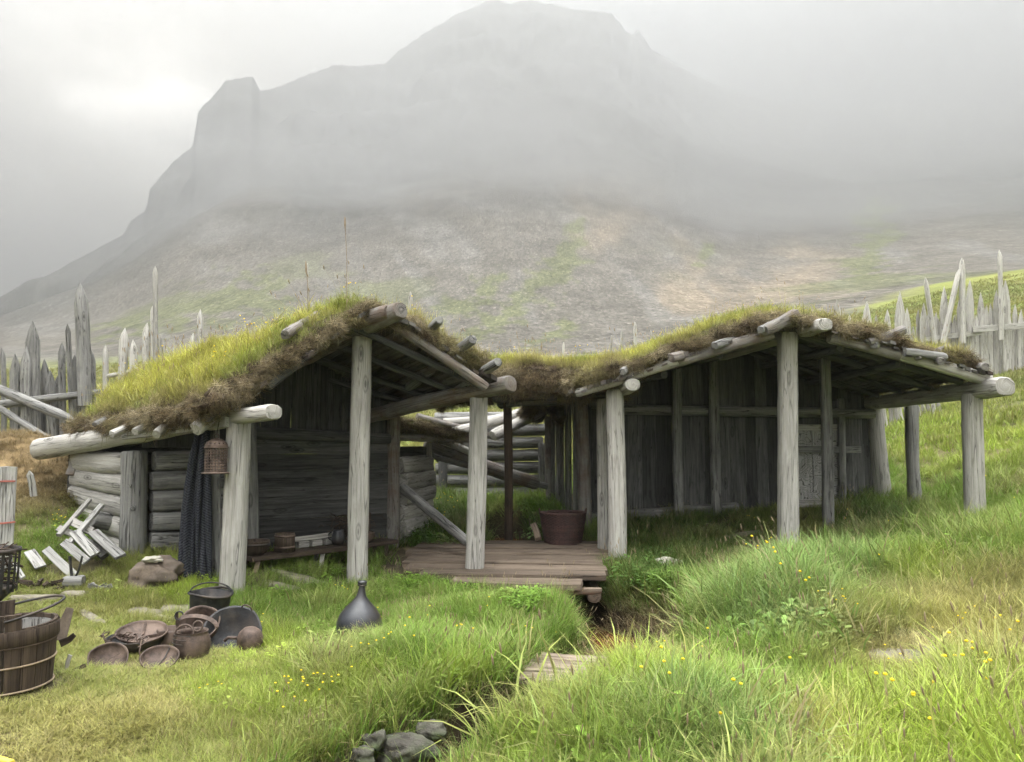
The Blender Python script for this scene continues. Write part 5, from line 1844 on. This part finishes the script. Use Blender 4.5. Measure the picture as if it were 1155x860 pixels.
# anvil-like iron prongs in a wood block
c = P(83, 645, 7.3)
c.z = H(c.x, c.y) + .02
an = thing('pronged_block', c, 'wooden block with two dark iron prongs forming a V, in the grass', 'tool')
MB().log(c + Vector((-.08, .0, .03)), c + Vector((.09, .02, .03)), .06, wob=.15, sq=4).build('block', 'grey', an)
MB().plank(c + Vector((-.01, 0, .05)), c + Vector((-.045, 0, .27)), .022, .02, warp=0).build('prong', 'iron', an)
wire(MB(), [c + Vector((.01, 0, .05)), c + Vector((.05, 0, .14)), c + Vector((.075, 0, .27))], .011).build('prong', 'iron', an)
o = MB()
for k in range(16):
    a = Vector((random.uniform(-.13, .13), random.uniform(-.08, .08), random.uniform(0, .06))) + P(53, 648, 7.2)
    a.z = H(a.x, a.y) + random.uniform(0, .06)
    o.plank(a, a + Vector((random.uniform(-.12, .12), random.uniform(-.06, .06), random.uniform(-.02, .03))), .03, .015, tone=random.uniform(.5, 1.1), seg=.1)
tag(o.build('bark_chips', 'brown'), 'small heap of brown bark chips in the grass before the scrap boards', 'wood chips')['kind'] = 'stuff'
o = MB()
for k in range(7):
    a = P(113 + random.uniform(-6, 6), 650 + random.uniform(-3, 3), 7.25)
    a.z = H(a.x, a.y) + .02
    o.plank(a, a + Vector((random.uniform(-.12, .12), random.uniform(-.06, .06), .04)), .04, .015, seg=.1)
tag(o.build('wood_splinters', 'grey'), 'few pale splinters of wood lying before the corner post', 'wood chips')['kind'] = 'stuff'
# scraps behind the tub
ds = P(74, 706, 5.0)
sc2 = thing('old_shoe', (ds.x, ds.y, H(ds.x, ds.y)), 'worn dark leather flap standing up behind the big wooden tub', 'leather scrap')
MB().plank(P(66, 722, 5.0), P(79, 686, 5.05), .085, .012, up=(.3, -1, 0), taper=.55, warp=.02, seg=.05).build('flap', 'sack', sc2)
MB().plank(P(68, 726, 4.95), P(84, 716, 4.95), .05, .012, taper=.6, warp=.01, seg=.05).build('sole', 'brown', sc2)
for u, v, lab in ((77, 714, 'thin pale wood sliver standing behind the wooden tub'), (84, 716, 'small brown scrap beside the leather flap')):
    p = P(u, v, 5.0)
    p.z = H(p.x, p.y)
    tag(MB().plank(p, p + Vector((.02, .0, .1)) if u == 77 else p + Vector((.07, .02, .03)), .025, .01, seg=.05).build('wood_scrap', 'pale' if u == 77 else 'brown'), lab, 'scrap')
excl(ds, .1)

# --- stones
def rock(loc, s, seed, mat, name, lab, cat='stone', group=None, sub=4, amp=.5):
    import bmesh
    bm = bmesh.new()
    bmesh.ops.create_icosphere(bm, subdivisions=sub, radius=1)
    vs = []
    for v in bm.verts:
        n = v.co.normalized()
        k = 1 + amp * mnoise.noise(n * 1.3 + Vector((seed * 7, 0, 0))) + amp * .5 * mnoise.noise(n * 3 + Vector((seed * 3, 1, 0))) + amp * .15 * mnoise.noise(n * 9)
        # flattened facets
        for f in range(5):
            r = random.Random(seed * 31 + f)
            d = Vector((r.gauss(0, 1), r.gauss(0, 1), r.gauss(0, 1))).normalized()
            x = n.dot(d) * k
            if x > .72:
                n2 = n * k - d * (x - .72)
                k = n2.length
        v.co = n * k
    mb = MB()
    mb.add([Vector((v.co.x * s[0], v.co.y * s[1], v.co.z * s[2])) + Vector(loc) for v in bm.verts], [tuple(v.index for v in f.verts) for f in bm.faces], [(0, 0)] * (3 * len(bm.faces)), 1.0, True)
    bm.free()
    return tag(mb.build(name, mat), lab, cat, group)


p = gp(757, 641)
rock(p + Vector((0, 0, .03)), (.19, .14, .09), 3, 'pale_stone', 'stone', 'pale rounded stone alone in the dark grass before the boarded hut')
excl(p, .16)
p = P(174, 648, 7.6)
p.z = H(p.x, p.y)
rock(p + Vector((0, 0, .09)), (.27, .18, .17), 5, 'sack', 'hide_covered_rock', 'brown slumped hide draped over a boulder beside the hanging cloth', 'bundle')
rock(P(171, 632, 7.55), (.10, .07, .035), 9, 'pale_stone', 'stone', 'small tan flat stone on top of the brown hide bundle')
excl(p, .25)
def rock_at(u, v, y, w, seed, lab, mat='stone'):
    r = w / 2 / F * y
    q = P(u, v, y)
    return rock(q, (r, r * .8, r * .62), seed, mat, 'bank_stone', lab, 'stone', 'stones in the stream bank')
rock_at(488, 826, 4.32, 38, 13, 'dark mossy stone in the shade of the bank beside the largest one')
rock_at(424, 836, 4.1, 30, 19, 'small grey stone wedged in the grass above the largest one')
rock_at(455, 845, 4.15, 66, 11, 'largest grey stone jutting from the undercut grass bank')
rock_at(408, 854, 4.02, 34, 12, 'grey stone low in the bank, before the largest one')
rock_at(560, 848, 4.05, 26, 17, 'wet stone at the foot of the far side of the cut')

for u, v, a, sz, lab in ((40, 676, .5, (.42, .13), 'narrow worn paving stone nearest the wooden tub'), (85, 672, .1, (.22, .13), 'small flat stone sunk in the short grass'), (104, 700, -.7, (.5, .10), 'long narrow paving stone running towards the pans'),
                         (164, 693, .2, (.30, .22), 'broad tan paving stone behind the pans'), (205, 690, 0, (.42, .18), 'flat grey paving stone before the black pail'), (185, 700, .3, (.18, .14), 'small greenish paving stone behind the pan stack'),
                         (1018, 744, .1, (.5, .22), 'bare flat stone in the trampled yellow grass'), (1062, 738, .2, (.34, .12), 'long pale flat stone in the trampled yellow grass'),
                         (318, 664, .1, (.4, .18), 'flat slab before the bench legs'), (345, 657, .2, (.5, .12), 'long flat slab under the bench'), (330, 650, .1, (.5, .1), 'narrow plank-like slab deep under the bench'),
                         (838, 604, .2, (.55, .16), 'brown flat slab on the worn ground before the plank wall')):
    p = gp(u, v)
    mb = MB()
    n = 14
    ring = []
    for j in range(n):
        th = 6.283 * j / n
        c_, s_ = math.cos(th), math.sin(th)
        q = (abs(c_) ** 4 + abs(s_) ** 4) ** -.25 * random.uniform(.86, 1.08)
        ring.append((c_ * q * sz[0] / 2, s_ * q * sz[1] / 2))
    e = Matrix.Rotation(a, 2)
    vs = []
    for k, z in ((1.0, -.08), (1.0, .012), (.93, .026), (.5, .03)):
        for x, y in ring:
            w = e @ Vector((x * k, y * k))
            X, Y = p.x + w.x, p.y + w.y
            vs.append((X, Y, H(X, Y) + z + .006 * mnoise.noise(Vector((X * 9, Y * 9, 0)))))
    vs.append((p.x, p.y, p.z + .032))
    fs = [(k * n + j, k * n + (j + 1) % n, (k + 1) * n + (j + 1) % n, (k + 1) * n + j) for k in range(3) for j in range(n)] + [(3 * n + j, 3 * n + (j + 1) % n, 4 * n) for j in range(n)]
    mb.add(vs, fs, [(0, 0)] * (3 * n * 4 + n * 3), 1, True)
    tag(mb.build('paving_stone', 'slab'), lab, 'paving stone', 'flat stones in the grass')
    w = e @ Vector((sz[0] * .22, 0))
    for k in (-1, 0, 1):
        EXCL.append((p.x + w.x * k, p.y + w.y * k, sz[1] * .5))

# --- pans and pots
def pan(u, v, y, r, depth, tx, ty, lab, mat='rust', name='iron_bowl', rim=.006, prof=None, n=36, extra=None, z=None, wob=.07):
    c = P(u, v, y)
    c.z = (H(c.x, c.y) if z is None else z)
    t = thing(name, c, lab, 'pan', None)
    m = T(c, tx, ty, 0)
    k = 8
    out = [(r * math.sin(a) , depth * (1 - math.cos(a))) for a in np.linspace(0.0, math.pi / 2, k)]
    inn = [(max(x - .006, .001), zz + .006) for x, zz in out][::-1]
    MB().lathe(out + [(r + .002, depth + .004)] + inn, n, m, wob=wob).build('bowl', mat, t)
    return t, m, c


t, m, c = pan(121, 750, 5.22, .125, .075, .55, .38, 'shallow rusty iron bowl tipped on its side nearest the wooden tub')
excl(c, .15)
MB().plank(m @ Vector((-.02, -.02, .02)), m @ Vector((.03, .08, .05)), .004, .004).build('rivet_seam', 'rust', t)
t, m, c = pan(180, 749, 5.3, .125, .065, .42, .18, 'shallow rusty iron bowl with a dark crack, lying before the lidded pot')
excl(c, .15)
wire(MB(), xf(m, [(-.01, -.10, .045), (.0, -.03, .018), (.01, .05, .024), (.01, .12, .06)]), .004).build('crack_seam', 'iron', t)
t, m, c = pan(152, 735, 5.6, .195, .10, .03, .02, 'wide dark iron pan at the bottom of the pan stack', mat='iron', name='iron_pan')
excl(c, .2)
t, m2, c2 = pan(160, 722, 5.62, .17, .055, .22, .10, 'flat rusty pan lying on top of the wide dark pan', name='iron_pan', z=c.z + .085)
for th in (.2, 1.9, 3.6):
    MB().plank(m2 @ Vector((.16 * math.cos(th), .16 * math.sin(th), .05)), m2 @ Vector((.03 * math.cos(th), .03 * math.sin(th), .012)), .02, .006).build('strap', 'rust', t)
ch = MB()
cp = [c + Vector((-.19 + .014 * k, -.10 - .07 * math.sin(k * .35) + random.uniform(-.01, .01), .115 + .02 * math.sin(k * .9) + .012 * (k < 14))) for k in range(24)]
for k in range(23):
    d = (cp[k + 1] - cp[k]).normalized()
    s_ = d.cross(Vector((0, .3, 1)) if k % 2 else Vector((0, 1, .3))).normalized()
    wire(ch, [(cp[k] + cp[k + 1]) / 2 + d * .014 * math.cos(a) + s_ * .008 * math.sin(a) for a in np.linspace(0, 6.283, 9)], .0035, n=5)
tag(ch.build('chain', 'rust'), 'rusty chain and wire tangled over the stacked pans', 'chain')
wr = MB()
for k in range(5):
    pts = [c + Vector((-.2 + .09 * k + .05 * math.sin(j * .9 + k), -.12 + .03 * j * math.sin(k + 1.0), .13 + .03 * math.sin(j * 1.1 + k))) for j in range(7)]
    wire(wr, pts, .004, n=5)
wr.sweep([c + Vector((.12, -.1, .13)), c + Vector((.135, -.19, .12)), c + Vector((.14, -.22, .06)), c + Vector((.15, -.225, .0))], circ(.005), [1] * 4)
tag(wr.build('wire_tangle', 'rust'), 'bent rusty wire lying over the rim of the pan stack', 'wire')

def pot(u, v, y, prof, lab, mat, name, tx=0.0, ty=0.0, rz=0.0, cat='pot', z=None, n=36, wob=.05, body='body'):
    c = P(u, v, y)
    c.z = H(c.x, c.y) if z is None else z
    t = thing(name, c, lab, cat)
    m = T(c, tx, ty, rz)
    MB().lathe(prof, n, m, wob=wob).build(body, mat, t)
    return t, m, c


pr = [(0, 0), (.10, .0), (.118, .02), (.128, .07), (.122, .13), (.108, .155), (.104, .175), (.11, .18), (.098, .178), (.096, .155), (.11, .12), (.115, .07), (.1, .015), (0, .012)]
t, m, c = pot(216, 742, 5.5, pr, 'squat brown clay pot with rusty ring handles, nearest of the pots', 'rust', 'cooking_pot')
excl(c, .13)
wire(MB(), xf(m, arc((-.03, -.07, .17), (1, 0, 0), (0, .3, .95), .065, -.3, 3.44)), .008).build('handle', 'rust', t)
wire(MB(), xf(m, arc((.045, -.02, .215), (1, 0, 0), (0, .3, .95), .035, 0, 6.28)), .007).build('ring', 'rust', t)
for k in range(4):
    wire(MB(), xf(m, [(.128 * math.cos(a) , .128 * math.sin(a), .08 + .03 * k) for a in np.linspace(3.3 + k * .2, 4.4 + k * .2, 8)]), .003).build('crack_seam', 'iron', t)
t, m, c = pot(193, 733, 5.75, [(0, 0), (.095, 0), (.105, .03), (.105, .13), (.1, .14), (.09, .135), (.092, .04), (0, .02)], 'low brown pot with an upright bent strap, half behind the squat pot', 'rust', 'cooking_pot')
excl(c, .12)
MB().plank(m @ Vector((.04, .02, .10)), m @ Vector((.03, .01, .25)), .02, .006).build('strap', 'rust', t)
wire(MB(), xf(m, arc((.05, 0, .23), (1, 0, 0), (0, .2, 1), .03, .2, 5)), .006).build('ring', 'iron', t)
t, m, c = pot(228, 722, 5.95, [(0, 0), (.08, .0), (.11, .04), (.145, .15), (.15, .175), (.156, .18), (.148, .185), (.138, .17), (.105, .05), (0, .014)], 'rusty iron pail tipped forward with a broad curved strap handle', 'rust', 'iron_pail', tx=.75, ty=.12, cat='pail', z=H(P(228, 722, 5.95).x, 5.95) + .05)
excl(c, .16)
hp = [m @ Vector((.15 * math.cos(a), -.02 + .05 * math.sin(a), .185 + .04 * math.sin(a))) for a in np.linspace(0, math.pi, 12)]
mb = MB()
mb.sweep(hp, [(.016, -.003), (.016, .003), (-.016, .003), (-.016, -.003)], [1] * 12, up=(0, -.7, .7), sm=False)
mb.build('strap_handle', 'rust', t)
t, m, c = pot(262, 728, 5.9, [(0, 0), (.08, .0), (.15, .03), (.20, .10), (.21, .15), (.216, .155), (.20, .15), (.14, .045), (0, .015)], 'wide black iron cauldron tipped towards the viewer', 'iron', 'cauldron', tx=.8, ty=.3, cat='cauldron', z=H(P(263, 728, 5.9).x, 5.9) + .03)
excl(c, .2)
wire(MB(), xf(m, arc((0.02, .20, .165), (1, 0, 0), (0, .2, 1), .04, 0, 3.14)), .006).build('handle', 'rust', t)
c = P(279, 726, 5.75)
c.z = H(c.x, c.y)
t = thing('ladle', c, 'rusty round iron ladle bowl lying upside down against the black cauldron', 'ladle')
MB().lathe([(.0, .20), (.04, .195), (.078, .172), (.104, .13), (.112, .09), (.102, .04), (.08, .005), (.0, 0)], 32, T(c, .15, .3, 0, .85), wob=.03).build('bowl', 'rust', t)
wire(MB(), [c + Vector((-.08, 0, .08)), c + Vector((-.14, -.01, .085)), c + Vector((-.17, .0, .06))], .012).build('handle', 'rust', t)
excl(c, .1)
# black pail
c = P(235, 693, 6.75)
c.z = H(c.x, c.y)
t = thing('black_pail', c, 'black dented pail with a thick rolled rim, at the foot of the nearest porch post', 'pail')
m = T(c, .06, .05, .4)
MB().lathe([(0, 0), (.145, 0), (.155, .02), (.172, .26), (.175, .275), (.165, .27), (.145, .03), (0, .02)], 36, m, wob=.04).build('body', 'iron', t)
wire(MB(), xf(m, [(.18 * math.cos(a), .18 * math.sin(a), .275 + .012 * math.sin(2 * a)) for a in np.linspace(0, 6.283, 33)]), .011).build('rim', 'iron', t)
wire(MB(), xf(m, arc((0, 0, .28), (1, 0, 0), (0, .96, .28), .17, .1, 3.04, 18)), .007).build('bail_handle', 'iron', t)
excl(c, .17)
# glazed bottle
c = P(404, 716, 6.15)
c.z = H(c.x, c.y) - .02
pr = [(0, 0), (.10, 0), (.155, .04), (.183, .11), (.185, .155), (.165, .215), (.12, .275), (.07, .325), (.04, .365), (.028, .41), (.024, .445), (.024, .455), (.034, .46), (.036, .475), (.03, .485), (.02, .482), (.016, .44), (.0, .40)]
t = thing('bottle', c, 'big bellied dark grey glazed bottle with a thin neck standing in the grass', 'bottle')
MB().lathe(pr, 48, T(c, -.03, .05, 0), wob=.035).build('body', 'glaze', t)
wire(MB(), [T(c, -.03, .05, 0) @ Vector((.031 * math.cos(a), .031 * math.sin(a), .452)) for a in np.linspace(0, 6.283, 20)], .006).build('neck_ring', 'iron', t)
excl(c, .24)
excl(c + Vector((0, -.2, 0)), .15)

# --- wicker basket on the deck
c = P(635, 611, 10.75)
c.z = .22
t = thing('wicker_basket', c, 'dark red wicker basket with two ear handles at the back of the plank deck', 'basket')
Rb, Rt, hh = .23, .315, .46
mb = MB()
for k in range(26):
    z = .02 + (hh - .03) * k / 25
    r = Rb + (Rt - Rb) * (z / hh) ** .8
    pts = [c + Vector(((r + .009 * (1 if (j + k) % 2 else -1)) * math.cos(6.283 * j / 48), (r + .009 * (1 if (j + k) % 2 else -1)) * math.sin(6.283 * j / 48), z)) for j in range(49)]
    mb.sweep(pts, circ(.0105, 5), [1] * 49, tone=random.uniform(.7, 1.3), cap=False)
mb.build('weave', 'wicker', t)
mb = MB()
for j in range(24):
    a = 6.283 * j / 24
    wire(mb, [c + Vector((Rb * math.cos(a), Rb * math.sin(a), 0)), c + Vector(((Rb + Rt) / 2 * 1.01 * math.cos(a), (Rb + Rt) / 2 * 1.01 * math.sin(a), hh * .45)), c + Vector((Rt * math.cos(a), Rt * math.sin(a), hh))], .009, n=5)
mb.build('rib', 'wicker', t)
MB().lathe([(0, .01), (Rb, .01), (Rb, .03), (0, .03)], 24, T(c)).build('bottom', 'wicker', t)
mb = MB()
for q in (0, 2.1, 4.2):
    wire(mb, [c + Vector(((Rt + .012 * math.cos(a * 12 + q)) * math.cos(a), (Rt + .012 * math.cos(a * 12 + q)) * math.sin(a), hh + .012 * math.sin(a * 12 + q))) for a in np.linspace(0, 6.283, 97)], .011, n=5)
mb.build('rim', 'wicker', t)
for sx in (-1, 1):
    wire(MB(), arc(c + Vector((sx * Rt, 0, hh)), (0, 1, 0), (sx * .25, 0, 1), .06, 0, 3.14), .012).build('handle', 'wicker', t)
o = MB().plank(P(607, 608, 10.55), P(602, 592, 10.9), .09, .05, warp=.01, tone=1.2).build('cut_block', 'deck')
tag(o, 'light brown split wood chunk standing beside the wicker basket', 'wood block')

# --- hanging cloth, grey plank, lantern
def cloth_mat():
    m, nt, out = new_mat('chevron_knit')
    uv = nt.nodes.new('ShaderNodeUVMap')
    sx = nt.nodes.new('ShaderNodeSeparateXYZ')
    nt.links.new(uv.outputs[0], sx.inputs[0])
    zig = mth(nt, 'PINGPONG', mth(nt, 'MULTIPLY', sx.outputs[1], 1.0), .05)
    s = mth(nt, 'SINE', mth(nt, 'MULTIPLY', mth(nt, 'ADD', sx.outputs[0], zig), 230.0))
    n = nd(nt, 'ShaderNodeTexNoise', Vector=objmap(nt, 60.0), Scale=1.0, Detail=4.0)
    k = mth(nt, 'MULTIPLY_ADD', n.outputs[0], .8, mth(nt, 'MULTIPLY', s, .16))
    col = ramp(nt, k, [(.2, (.012, .013, .018)), (.75, (.075, .078, .09))])
    bp = nd(nt, 'ShaderNodeBump', Height=k, Strength=.8, Distance=.006)
    b = nd(nt, 'ShaderNodeBsdfPrincipled', **{'Base Color': col, 'Roughness': .95, 'Normal': bp.outputs[0]})
    b.inputs['Specular IOR Level'].default_value = .1
    nt.links.new(b.outputs[0], out.inputs[0])
    return m


M['knit'] = cloth_mat()
yc = 7.72
rows = [(484, 221, 237), (500, 217, 237), (520, 212, 238), (545, 208, 238), (575, 204, 238), (610, 202, 238), (640, 202, 239), (662, 204, 240), (676, 207, 240)]
mb = MB()
NV, NH = 40, 46
vs = []
for i in range(NV + 1):
    t_ = i / NV
    v = 484 + (676 - 484) * t_
    ul, ur = np.interp(v, [r[0] for r in rows], [r[1] for r in rows]), np.interp(v, [r[0] for r in rows], [r[2] for r in rows])
    for j in range(NH + 1):
        s_ = j / NH
        p = P(ul + (ur - ul) * s_, v + 4 * math.sin(s_ * 5) * t_, yc)
        fold = .035 * math.sin(s_ * 17 + .8 * math.sin(t_ * 4)) * (.5 + .5 * t_) + .02 * math.sin(s_ * 37 + t_ * 3)
        vs.append(p + Vector((.01 * math.sin(s_ * 30 + t_ * 5), fold, 0)))
fs = [(i * (NH + 1) + j, i * (NH + 1) + j + 1, (i + 1) * (NH + 1) + j + 1, (i + 1) * (NH + 1) + j) for i in range(NV) for j in range(NH)]
uv = []
for i in range(NV):
    for j in range(NH):
        for a, b in ((i, j), (i, j + 1), (i + 1, j + 1), (i + 1, j)):
            uv.append((a / NV * 1.7, b / NH * .5))
mb.add(vs, fs, uv, 1, True)
o = mb.build('hanging_cloth', 'knit')
sm = o.modifiers.new('thick', 'SOLIDIFY')
sm.thickness = .012
tag(o, 'long dark knitted cloth with chevron pattern hanging from the eaves of the smithy', 'cloth')
o = MB().plank(P(243, 668, 7.8) - UP * .15, P(240, 482, 7.8), .135, .04, tone=.95).build('upright_plank', 'grey')
tag(o, 'dark grey upright plank between the hanging cloth and the nearest porch post', 'plank')

c = P(243, 534, 7.3)
t = thing('lantern', c, 'rusty pierced tin lantern with a domed top hanging beside the nearest porch post', 'lantern')
n, rows_ = 44, 17
rl = 12.2 / F * 7.3
hl = .24
vs, fs = [], []
for i in range(rows_ + 1):
    for j in range(n):
        a = 6.283 * j / n
        vs.append(c + Vector((rl * math.cos(a), rl * math.sin(a), .012 + hl * i / rows_)))
for i in range(rows_):
    for j in range(n):
        if i % 2 == 1 and j % 2 == 1:
            continue
        fs.append((i * n + j, i * n + (j + 1) % n, (i + 1) * n + (j + 1) % n, (i + 1) * n + j))
mb = MB()
mb.add(vs, fs, [(0, 0)] * (4 * len(fs)), 1, True)
o = mb.build('pierced_body', 'rust', t)
s_ = o.modifiers.new('thick', 'SOLIDIFY')
s_.thickness = .004
vs, fs = [], []
R2 = 9
for i in range(R2 + 1):
    f = i / R2 * math.pi / 2
    for j in range(n):
        a = 6.283 * j / n
        vs.append(c + Vector((rl * 1.03 * math.cos(f) * math.cos(a), rl * 1.03 * math.cos(f) * math.sin(a), hl + .01 + .085 * math.sin(f))))
for i in range(R2):
    for j in range(n):
        if i in (2, 5) and j % 3 == 1:
            continue
        fs.append((i * n + j, i * n + (j + 1) % n, (i + 1) * n + (j + 1) % n, (i + 1) * n + j))
mb = MB()
mb.add(vs, fs, [(0, 0)] * (4 * len(fs)), 1, True)
o = mb.build('domed_top', 'rust', t)
s_ = o.modifiers.new('thick', 'SOLIDIFY')
s_.thickness = .004
MB().lathe([(0, -.004), (rl * 1.22, -.004), (rl * 1.22, .006), (rl * 1.02, .014), (0, .012)], 36, T(c)).build('base_plate', 'rust', t)
MB().lathe([(rl * 1.0, hl - .002), (rl * 1.08, hl), (rl * 1.08, hl + .014), (rl, hl + .016)], 36, T(c)).build('rim_band', 'rust', t)
wire(MB(), arc(c + Vector((0, 0, hl + .115)), (1, 0, 0), (0, 0, 1), .022, 0, 6.28, 14), .004).build('ring', 'rust', t)
wire(MB(), [c + Vector((0, 0, hl + .13)), c + Vector((.005, .03, hl + .25)), c + Vector((0, .06, hl + .36))], .004).build('hook', 'iron', t)

# --- bench with its load
b0, b1 = P(276, 630, 8.2), P(440, 618, 9.75)
bz = b0.z
d = (Vector((b1.x, b1.y, 0)) - Vector((b0.x, b0.y, 0))).normalized()
side = Vector((-d.y, d.x, 0))
ctr = (b0 + b1) / 2
t = thing('bench', (ctr.x, ctr.y, H(ctr.x, ctr.y)), 'long low plank bench of dark wood under the smithy roof, pots standing on it', 'bench')
b1z = Vector((b1.x, b1.y, bz))
MB().plank(b0, b1z, .30, .05, up=UP, warp=.015, seg=.12).build('seat', 'brown', t)
for f, s_, mt in ((.05, -.1, 'twine'), (.05, .12, 'brown'), (.46, -.1, 'pale'), (.5, .12, 'grey'), (.93, -.1, 'brown'), (.93, .12, 'brown')):
    p = b0.lerp(b1z, f) + side * s_
    MB().plank((p.x + d.x * -.04, p.y + d.y * -.04, H(p.x, p.y) - .05), (p.x, p.y, bz - .02), .045, .045, warp=0).build('leg', mt, t)
top = bz + .026
def on_bench(f, s_=0.0):
    p = b0.lerp(b1z, f) + side * s_
    p.z = top
    return p
q = on_bench(.06)
t = thing('wooden_bowl', q, 'dark deep wooden bowl at the near end of the bench', 'bowl')
MB().lathe([(0, 0), (.09, 0), (.14, .05), (.15, .14), (.152, .155), (.14, .15), (.12, .05), (0, .02)], 32, T(q), wob=.02).build('body', 'brown', t)
MB().lathe([(.147, .10), (.153, .10), (.154, .125), (.148, .125)], 32, T(q)).build('band', 'iron', t)
q = on_bench(.24)
t = thing('stave_pail', q, 'small brown straight-sided pail second on the bench', 'pail')
MB().lathe([(0, 0), (.115, 0), (.108, .20), (.10, .20), (.105, .02), (0, .02)], 32, T(q), wob=.01).build('body', 'brown', t)
for z in (.04, .16):
    MB().lathe([(.112, z), (.1155, z), (.114, z + .02), (.110, z + .02)], 32, T(q)).build('hoop', 'rust', t)
q = on_bench(.60)
t = thing('jug', q, 'small grey clay jug with a handle on the bench beside the pan', 'jug')
MB().lathe([(0, 0), (.06, 0), (.082, .05), (.075, .11), (.06, .15), (.066, .175), (.056, .17), (.05, .14), (.0, .1)], 28, T(q), wob=.02).build('body', 'glaze', t)
wire(MB(), arc(q + Vector((-.075, 0, .1)), (-1, 0, 0), (0, 0, 1), .045, -1.5, 1.5), .008).build('handle', 'glaze', t)
q = on_bench(.80)
t = thing('clay_bowl', q, 'low reddish brown bowl at the far end of the bench, partly behind the tall post', 'bowl')
MB().lathe([(0, 0), (.07, 0), (.12, .05), (.115, .10), (.12, .11), (.105, .1), (.06, .03), (0, .02)], 28, T(q), wob=.02).build('body', 'rust', t)
q = on_bench(.40, .12)
o = MB().plank(q + Vector((0, 0, .10)) - d * .22, q + Vector((0, 0, .12)) + d * .55, .07, .05, up=UP, warp=.01).build('split_log', 'pale')
tag(o, 'long pale split timber laid along the back of the bench', 'timber')
for k, lab in enumerate(('pale timber offcut lying at the back of the bench', 'stubby wood block holding up the long split timber', 'third small block at the back of the bench, nearest the jug')):
    q = on_bench(.36 + .09 * k, .11)
    o = MB().plank(q + Vector((0, 0, .035)), q + Vector((0, 0, .035)) + d * .14, .06, .07, up=UP, warp=0, tone=.9 - .1 * k).build('wood_block', 'pale')
    tag(o, lab, 'wood block')
nest = MB()
q = on_bench(.74, .16)
for k in range(150):
    a = Vector((random.gauss(0, .13), random.gauss(0, .06), random.uniform(.0, .30)))
    dd = Vector((random.gauss(0, 1), random.gauss(0, 1), random.gauss(0, .6))).normalized() * random.uniform(.04, .10)
    wire(nest, [q + a - dd, q + a + Vector((0, 0, .02)), q + a + dd], .005, n=5, tone=random.uniform(.6, 1.8))
tag(nest.build('brushwood', 'brown'), 'tangled bundle of dry twigs at the back of the bench', 'twigs')
q = on_bench(.86, .1)
o = MB().log(q + Vector((0, 0, .0)), q + Vector((.02, 0, .34)), .022, wob=.1).build('upright_stick', 'brown')
tag(o, 'thin dark stick standing on the bench before the twigs', 'stick')

# --- yellow corner
p = gp(4, 856)
o = MB().plank(p + Vector((-.5, .12, .05)), P(13, 862, 3.66), .03, .03).build('yellow_board', 'yellow')
tag(o, 'tip of a yellow painted board entering at the lower corner', 'board')

# --- tall seed stalks on the smithy ridge
for u, vt, vb, lab in ((389, 247, 345, 'tallest brown seed stalk rising from the smithy roof ridge'), (345, 297, 352, 'short thin seed stalk on the smithy roof slope')):
    y = 8.3
    a, b = P(u + 2, vb, y), P(u, vt, y)
    st = thing('seed_stalk', a, lab, 'grass stalk')
    wire(MB(), [a, a.lerp(b, .5) + Vector((.012, 0, 0)), b], .0035, n=5).build('stem', 'twine', st)
    mb = MB()
    dd = (b - a).normalized()
    mb.sweep([b - dd * .12, b - dd * .07, b, b + dd * .03], circ(.011), [.4, 1, .8, .1])
    mb.build('seed_head', 'twine', st)
meadow()
